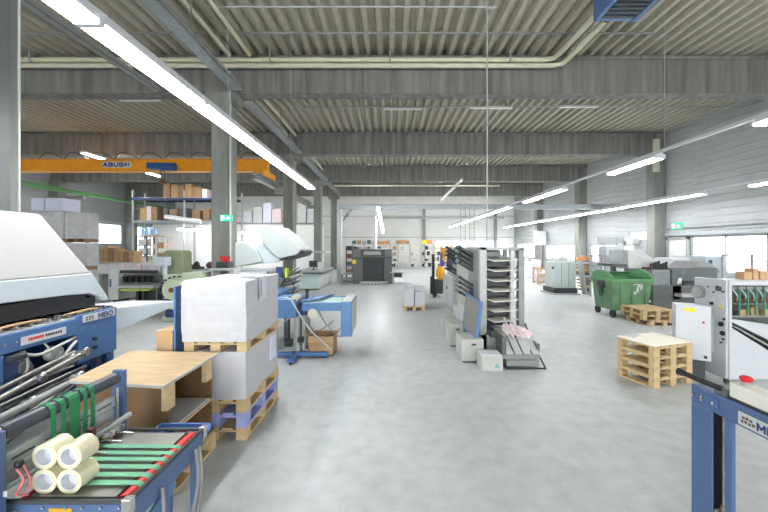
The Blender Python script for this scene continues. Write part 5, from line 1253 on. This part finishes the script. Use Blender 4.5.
# brown boxes at window
t = thing('packing_table', 'packing table under brown boxes by the left windows', 'table', (-13, 16, 0))
MB().box(X(97, 16), X(150, 16), 16, 17, .95, 1.0).build('table_top', lgrey, t)
for px in (98, 148): MB().box(X(px, 16), X(px, 16) + .08, 16.05, 16.9, 0, .95).build('leg', mgrey, t)
brow = [(99, 103.5, 249), (104, 108, 246), (108.5, 113, 248), (113.5, 118, 250), (118.5, 123, 251), (123.5, 128, 252), (128.5, 133.5, 251)]
for i, (p0, p1, q) in enumerate(brow):
    Y = 16.1; single(MB().box(X(p0, Y), X(p1, Y), Y, Y + .6, 1.0, Z(q, Y)), 'cardboard_box', [card, card, cardd][i % 3], 'brown box on packing table by the left windows, %s from left' % ORD[i], 'box', 'brown boxes on the packing table', .005)
# open rack
def rack(px0, px1, Y, z1, nl, label, m):
    a, b = X(px0, Y), X(px1, Y)
    t = thing('open_rack', label, 'rack', ((a + b) / 2, Y, 0))
    for (x, y) in ((a, Y), (b - .05, Y), (a, Y + .6), (b - .05, Y + .6)): MB().box(x, x + .05, y, y + .05, 0, z1).build('upright', m, t)
    for k in range(nl): z = .3 + (z1 - .35) * k / (nl - 1); MB().box(a + .05, b - .05, Y, Y + .65, z, z + .04).build('shelf', m, t)
    return a, b
a, b = rack(136, 147, 19, 2.3, 5, 'dark open rack with white boxes near the left windows', dgrey)
for k in range(4): single(MB().box(a + .1, b - .1, 19.05, 19.5, .3 + 1.95 * k / 4 + .041, .3 + 1.95 * k / 4 + .36), 'white_box', paper, 'white box in the dark open rack, %s shelf up' % ORD[k], 'box', 'white boxes in the dark rack')
a, b = rack(149.5, 166, 19.2, 2.3, 4, 'cream open rack right of the dark rack with mixed cartons', cream_shelf)
for k in range(3):
    for j in range(3):
        x = a + .1 + j * .3; single(MB().box(x, x + .26, 19.3, 19.7, .3 + 1.95 * k / 3 + .041, .3 + 1.95 * k / 3 + .041 + R.uniform(.2, .42)), 'carton', [card, paper, pink, cardd][(k + j * 2) % 4], 'carton in cream open rack, %s shelf up, %s from left' % (ORD[k], ORD[j]), 'box', 'cartons in the cream rack')
single(MB().box(X(140, 19), X(160, 19), 19, 19.5, 2.31, 2.36), 'wood_board', wood, 'wooden board on top of open racks under blue bottles', 'board')
for i, px in enumerate((143, 147, 151, 155)):
    t = thing('blue_bottle', 'pale blue bottle on the board over the racks, %s from left' % ORD[i], 'bottle', (X(px, 19.2), 19.2, 2.36), 'blue bottles over the racks')
    x = X(px, 19.2); MB().cyl((x, 19.2, 2.36), (x, 19.2, 2.66), .085).cyl((x, 19.2, 2.66), (x, 19.2, 2.74), .085, r2=.03).build('bottle_body', mat('bottle_blue', (130, 175, 220), .3), t)
    MB().cyl((x, 19.2, 2.74), (x, 19.2, 2.8), .035).build('cap', blue, t)
# storage deck over the partition, blue beams
t = thing('storage_rack', 'high storage rack with blue beams above the white partition', 'rack', (-13.5, 24, 0))
ax, bx_ = X(137, 24), X(238, 24)
for x in (ax, (ax + bx_) / 2, bx_ - .1):
    for y in (23.5, 24.7): MB().box(x, x + .1, y, y + .1, 0, 5.5).build('upright', lgrey, t)
for z in (3.32, 4.86):
    for y in (23.45, 24.75): MB().box(ax, bx_, y, y + .05, z, z + .13).build('beam', dblue if z > 4 else galv, t)
    MB().box(ax, bx_, 23.5, 24.75, z + .13, z + .16).build('deck', lgrey, t)
for i, (p0, p1, q, m) in enumerate([(163, 170, 183, cardd), (171, 178, 184.5, card), (179, 184, 185, cardd), (185, 191, 184, card), (192, 201, 187, cardd), (202, 207, 189, pink)]):
    Y = 23.7; single(MB().box(X(p0, Y), X(p1, Y), Y, Y + .8, 5.021, Z(q, Y)), 'cardboard_box', m, 'tall carton on top level of high storage rack, %s from left' % ORD[i], 'box', 'cartons on the top rack level', .005)
for i, (p0, p1, q, m) in enumerate([(140, 146, 208, card), (146.5, 151, 206, pink), (151.5, 157, 207, cardd), (163, 168, 208, dgrey), (169, 177, 209, cardd), (179, 187, 208, dgrey), (192, 200, 210, cardd), (203, 209, 209, cardd)]):
    Y = 23.7; single(MB().box(X(p0, Y), X(p1, Y), Y, Y + .8, 3.481, Z(q, Y)), 'cardboard_box', m, 'carton on lower level of high storage rack, %s from left' % ORD[i], 'box', 'cartons on the lower rack level', .005)
# goods on roof of partition right of rack (behind columns)
for i, (p0, p1, q, m) in enumerate([(243, 252, 211, paper), (253, 262, 207, offwhite), (263, 271, 203, lavp), (272, 281, 209, pink), (298, 306, 205, offwhite), (307, 313, 210, paper)]):
    Y = 24.8; single(MB().box(X(p0, Y), X(p1, Y), Y, Y + .7, 3.421, Z(q, Y)), 'wrapped_bundle', m, 'pale bundle on the partition roof, %s from left' % ORD[i], 'bundle', 'bundles on the partition roof', .02)

# grey folding unit in left middle
t = thing('roller_unit', 'grey roller unit with white side plate beyond the big hood', 'machine', (-7.3, 9.9, 0))
UY = 9.6; u = lambda p: X(p, UY); uz = lambda q: Z(q, UY)
MB().box(u(108), u(118), UY, UY + .8, .25, uz(270)).build('side_housing', offwhite, t, .02)
MB().box(u(118), u(156), UY + .6, UY + .7, .55, .98).build('rear_frame', mgrey, t)
for k, q in enumerate((272, 277, 282)): MB().cyl((u(116), UY + .1 + .15 * k, uz(q)), (u(155), UY + .1 + .15 * k, uz(q)), .045 if k != 1 else .065).build('roller', [char, dgrey, chrome][k], t)
MB().box(u(117), u(156), UY - .1, UY + .2, uz(288), uz(285)).build('lower_table', alu, t)
MB().box(u(121), u(150), UY - .02, UY + .3, uz(291), uz(289)).build('green_strip', mat('yellow_green', (190, 205, 90), .5), t)
mb = MB()
for k in range(5): mb.box(u(124 + k * 6), u(127 + k * 6), UY - .05, UY + .1, uz(282), uz(276))
mb.build('clamp_block', black, t)
for px in (110, 133, 139, 154): MB().box(u(px), u(px) + .07, UY + .1, UY + .6, 0, .55 if px > 120 else .26).build('leg', char, t)
MB().box(u(109.5), u(111.5), UY - .006, UY - .001, uz(287), uz(279)).build('blue_label', blue, t)
# olive machine
t = thing('stitching_machine', 'olive green stitching machine with pale sage frame, left of paper stack', 'machine', (-5.2, 8.0, 0))
OY = 8.0; o_ = lambda p: X(p, OY); oz = lambda q: Z(q, OY)
MB().prism([(X(160, 8.3), Z(275, 8.3)), (X(183, 8.3), Z(275, 8.3)), (X(183, 8.3), Z(252, 8.3)), (X(180, 8.3), Z(250.5, 8.3)), (X(166, 8.3), Z(250.5, 8.3)), (X(162, 8.3), Z(253, 8.3))][::-1], 'y', OY + .3, OY + .68).build('olive_hood', olive, t, .02)
MB().box(o_(160), o_(178), OY + .1, OY + .8, oz(300), oz(275)).build('body', sage, t, .02)
MB().box(o_(178), o_(197), OY + .15, OY + .7, oz(281), oz(273)).build('bed', sage, t, .01)
mb = MB()
for k in range(9): 
    a = .3 + k * .28; mb.cyl((o_(176) + .42 * math.cos(a + 1.2), OY + .05, oz(290) + .3 * math.sin(a + 1.2)), (o_(176) + .42 * math.cos(a + 1.2), OY + .12, oz(290) + .3 * math.sin(a + 1.2)), .022, 8)
mb.build('chain_stud', char, t)
MB().cyl((o_(172), OY - .02, oz(290)), (o_(172), OY + .1, oz(290)), .22, 24).build('flywheel', sage, t)
MB().cyl((o_(172), OY - .04, oz(290)), (o_(172), OY - .02, oz(290)), .06).build('flywheel_hub', copper, t)
MB().box(o_(155), o_(166), OY - .05, OY + .2, oz(266), oz(257)).cyl((o_(162), OY + .1, oz(266)), (o_(162), OY + .1, oz(275)), .05).build('stitch_head', hoodband, t, .01)
MB().box(o_(162), o_(186), OY, OY + .8, 0, .12).box(o_(164), o_(180), OY + .2, OY + .7, .12, oz(300)).build('pedestal', sage, t, .01)
MB().cyl((o_(170), OY - .1, .2), (o_(180), OY - .1, .2), .09).build('motor', dblue, t)
MB().box(o_(178), o_(197), OY + .2, OY + .3, oz(292), oz(290)).box(o_(195), o_(197), OY + .2, OY + .4, 0, oz(281)).build('lower_rail', lgrey, t)
# bench behind with items
t = thing('work_bench', 'long pale work bench behind the white paper stack', 'bench', (-4.8, 10.3, 0))
MB().box(X(188, 10), X(268, 10), 10, 10.7, 1.0, 1.05).build('bench_top', hoodband, t)
MB().box(X(190, 10), X(260, 10), 10.1, 10.6, .5, .53).build('lower_shelf', lgrey, t)
for px in (189, 225, 266): MB().box(X(px, 10), X(px, 10) + .06, 10.05, 10.65, 0, 1.0).build('leg', mgrey, t)
yb = 10.15
single(MB().tube([(X(185, yb), yb, 1.1), (X(189, yb), yb, 1.22), (X(193, yb), yb, 1.12), (X(197, yb), yb, 1.25), (X(199, yb), yb, 1.1)], .05).box(X(184, yb), X(199, yb), yb, yb + .3, 1.051, 1.12), 'tape_dispenser', char, 'dark tangled hand tool at left end of the bench', 'tool')
single(MB().ball((X(208, yb), yb + .15, 1.16), .13, 14, sq=(1, 1, .82)), 'cap', mat('maroon_cloth', (110, 84, 84), .8), 'dull maroon cap lying on the pale bench', 'cap')
single(MB().box(X(183, yb), X(193, yb), 10.0 - .3, 10.0, 0, .98), 'brown_carton', card, 'tall brown carton at left end of the bench', 'box')
t = thing('pen_box', 'black box with red pens on bench before the first inner column', 'box', (X(222, 8.5), 8.5, 1.0))
yy = 8.45
MB().box(X(216, yy), X(228, yy), yy, yy + .3, Z(268, yy), Z(262, yy)).build('box_body', char, t)
mb = MB()
for k in range(5): mb.rbox((X(219 + k * 1.8, yy), yy + .12, Z(259.5, yy)), (.03, .03, .16), ry=.2 * (k - 2))
mb.build('red_pen', redbtn, t)
single(MB().box(X(210, 8.4), X(234, 8.4), 8.35, 8.8, 1.14, 1.19).box(X(211, 8.4), X(211, 8.4) + .05, 8.4, 8.75, 0, 1.14).box(X(232, 8.4), X(232, 8.4) + .05, 8.4, 8.75, 0, 1.14), 'side_table', lgrey, 'narrow grey table before the first inner column', 'table')

# ---------------------------------------------------------------- daylight, exposure, camera
w = bpy.data.worlds.new('daylight'); sc.world = w; w.use_nodes = True
bg = w.node_tree.nodes['Background']; bg.inputs['Color'].default_value = (.93, .97, 1, 1); bg.inputs['Strength'].default_value = 5.2
cam = bpy.data.cameras.new('camera'); co = bpy.data.objects.new('camera', cam); COL.objects.link(co)
co.location = (0, 0, CH); co.rotation_euler = (math.pi / 2, 0, 0)
cam.sensor_width = 36; cam.lens = K / 768 * 36; cam.shift_x = -(VX - 384) / 768; cam.shift_y = -(256 - VY) / 768
cam.clip_end = 200; cam.clip_start = .05
sc.camera = co
sc.view_settings.view_transform = 'Standard'; sc.view_settings.look = 'None'; sc.view_settings.gamma = 1; sc.view_settings.use_curve_mapping = False
sc.view_settings.exposure = .95
sc.cycles.max_bounces = 8; sc.cycles.diffuse_bounces = 5; sc.cycles.glossy_bounces = 3; sc.cycles.transparent_max_bounces = 8
sc.cycles.caustics_reflective = False; sc.cycles.caustics_refractive = False
sc.cycles.use_denoising = True
try: sc.cycles.denoiser = 'OPENIMAGEDENOISE'
except Exception: pass
sc.cycles.sample_clamp_indirect = 6
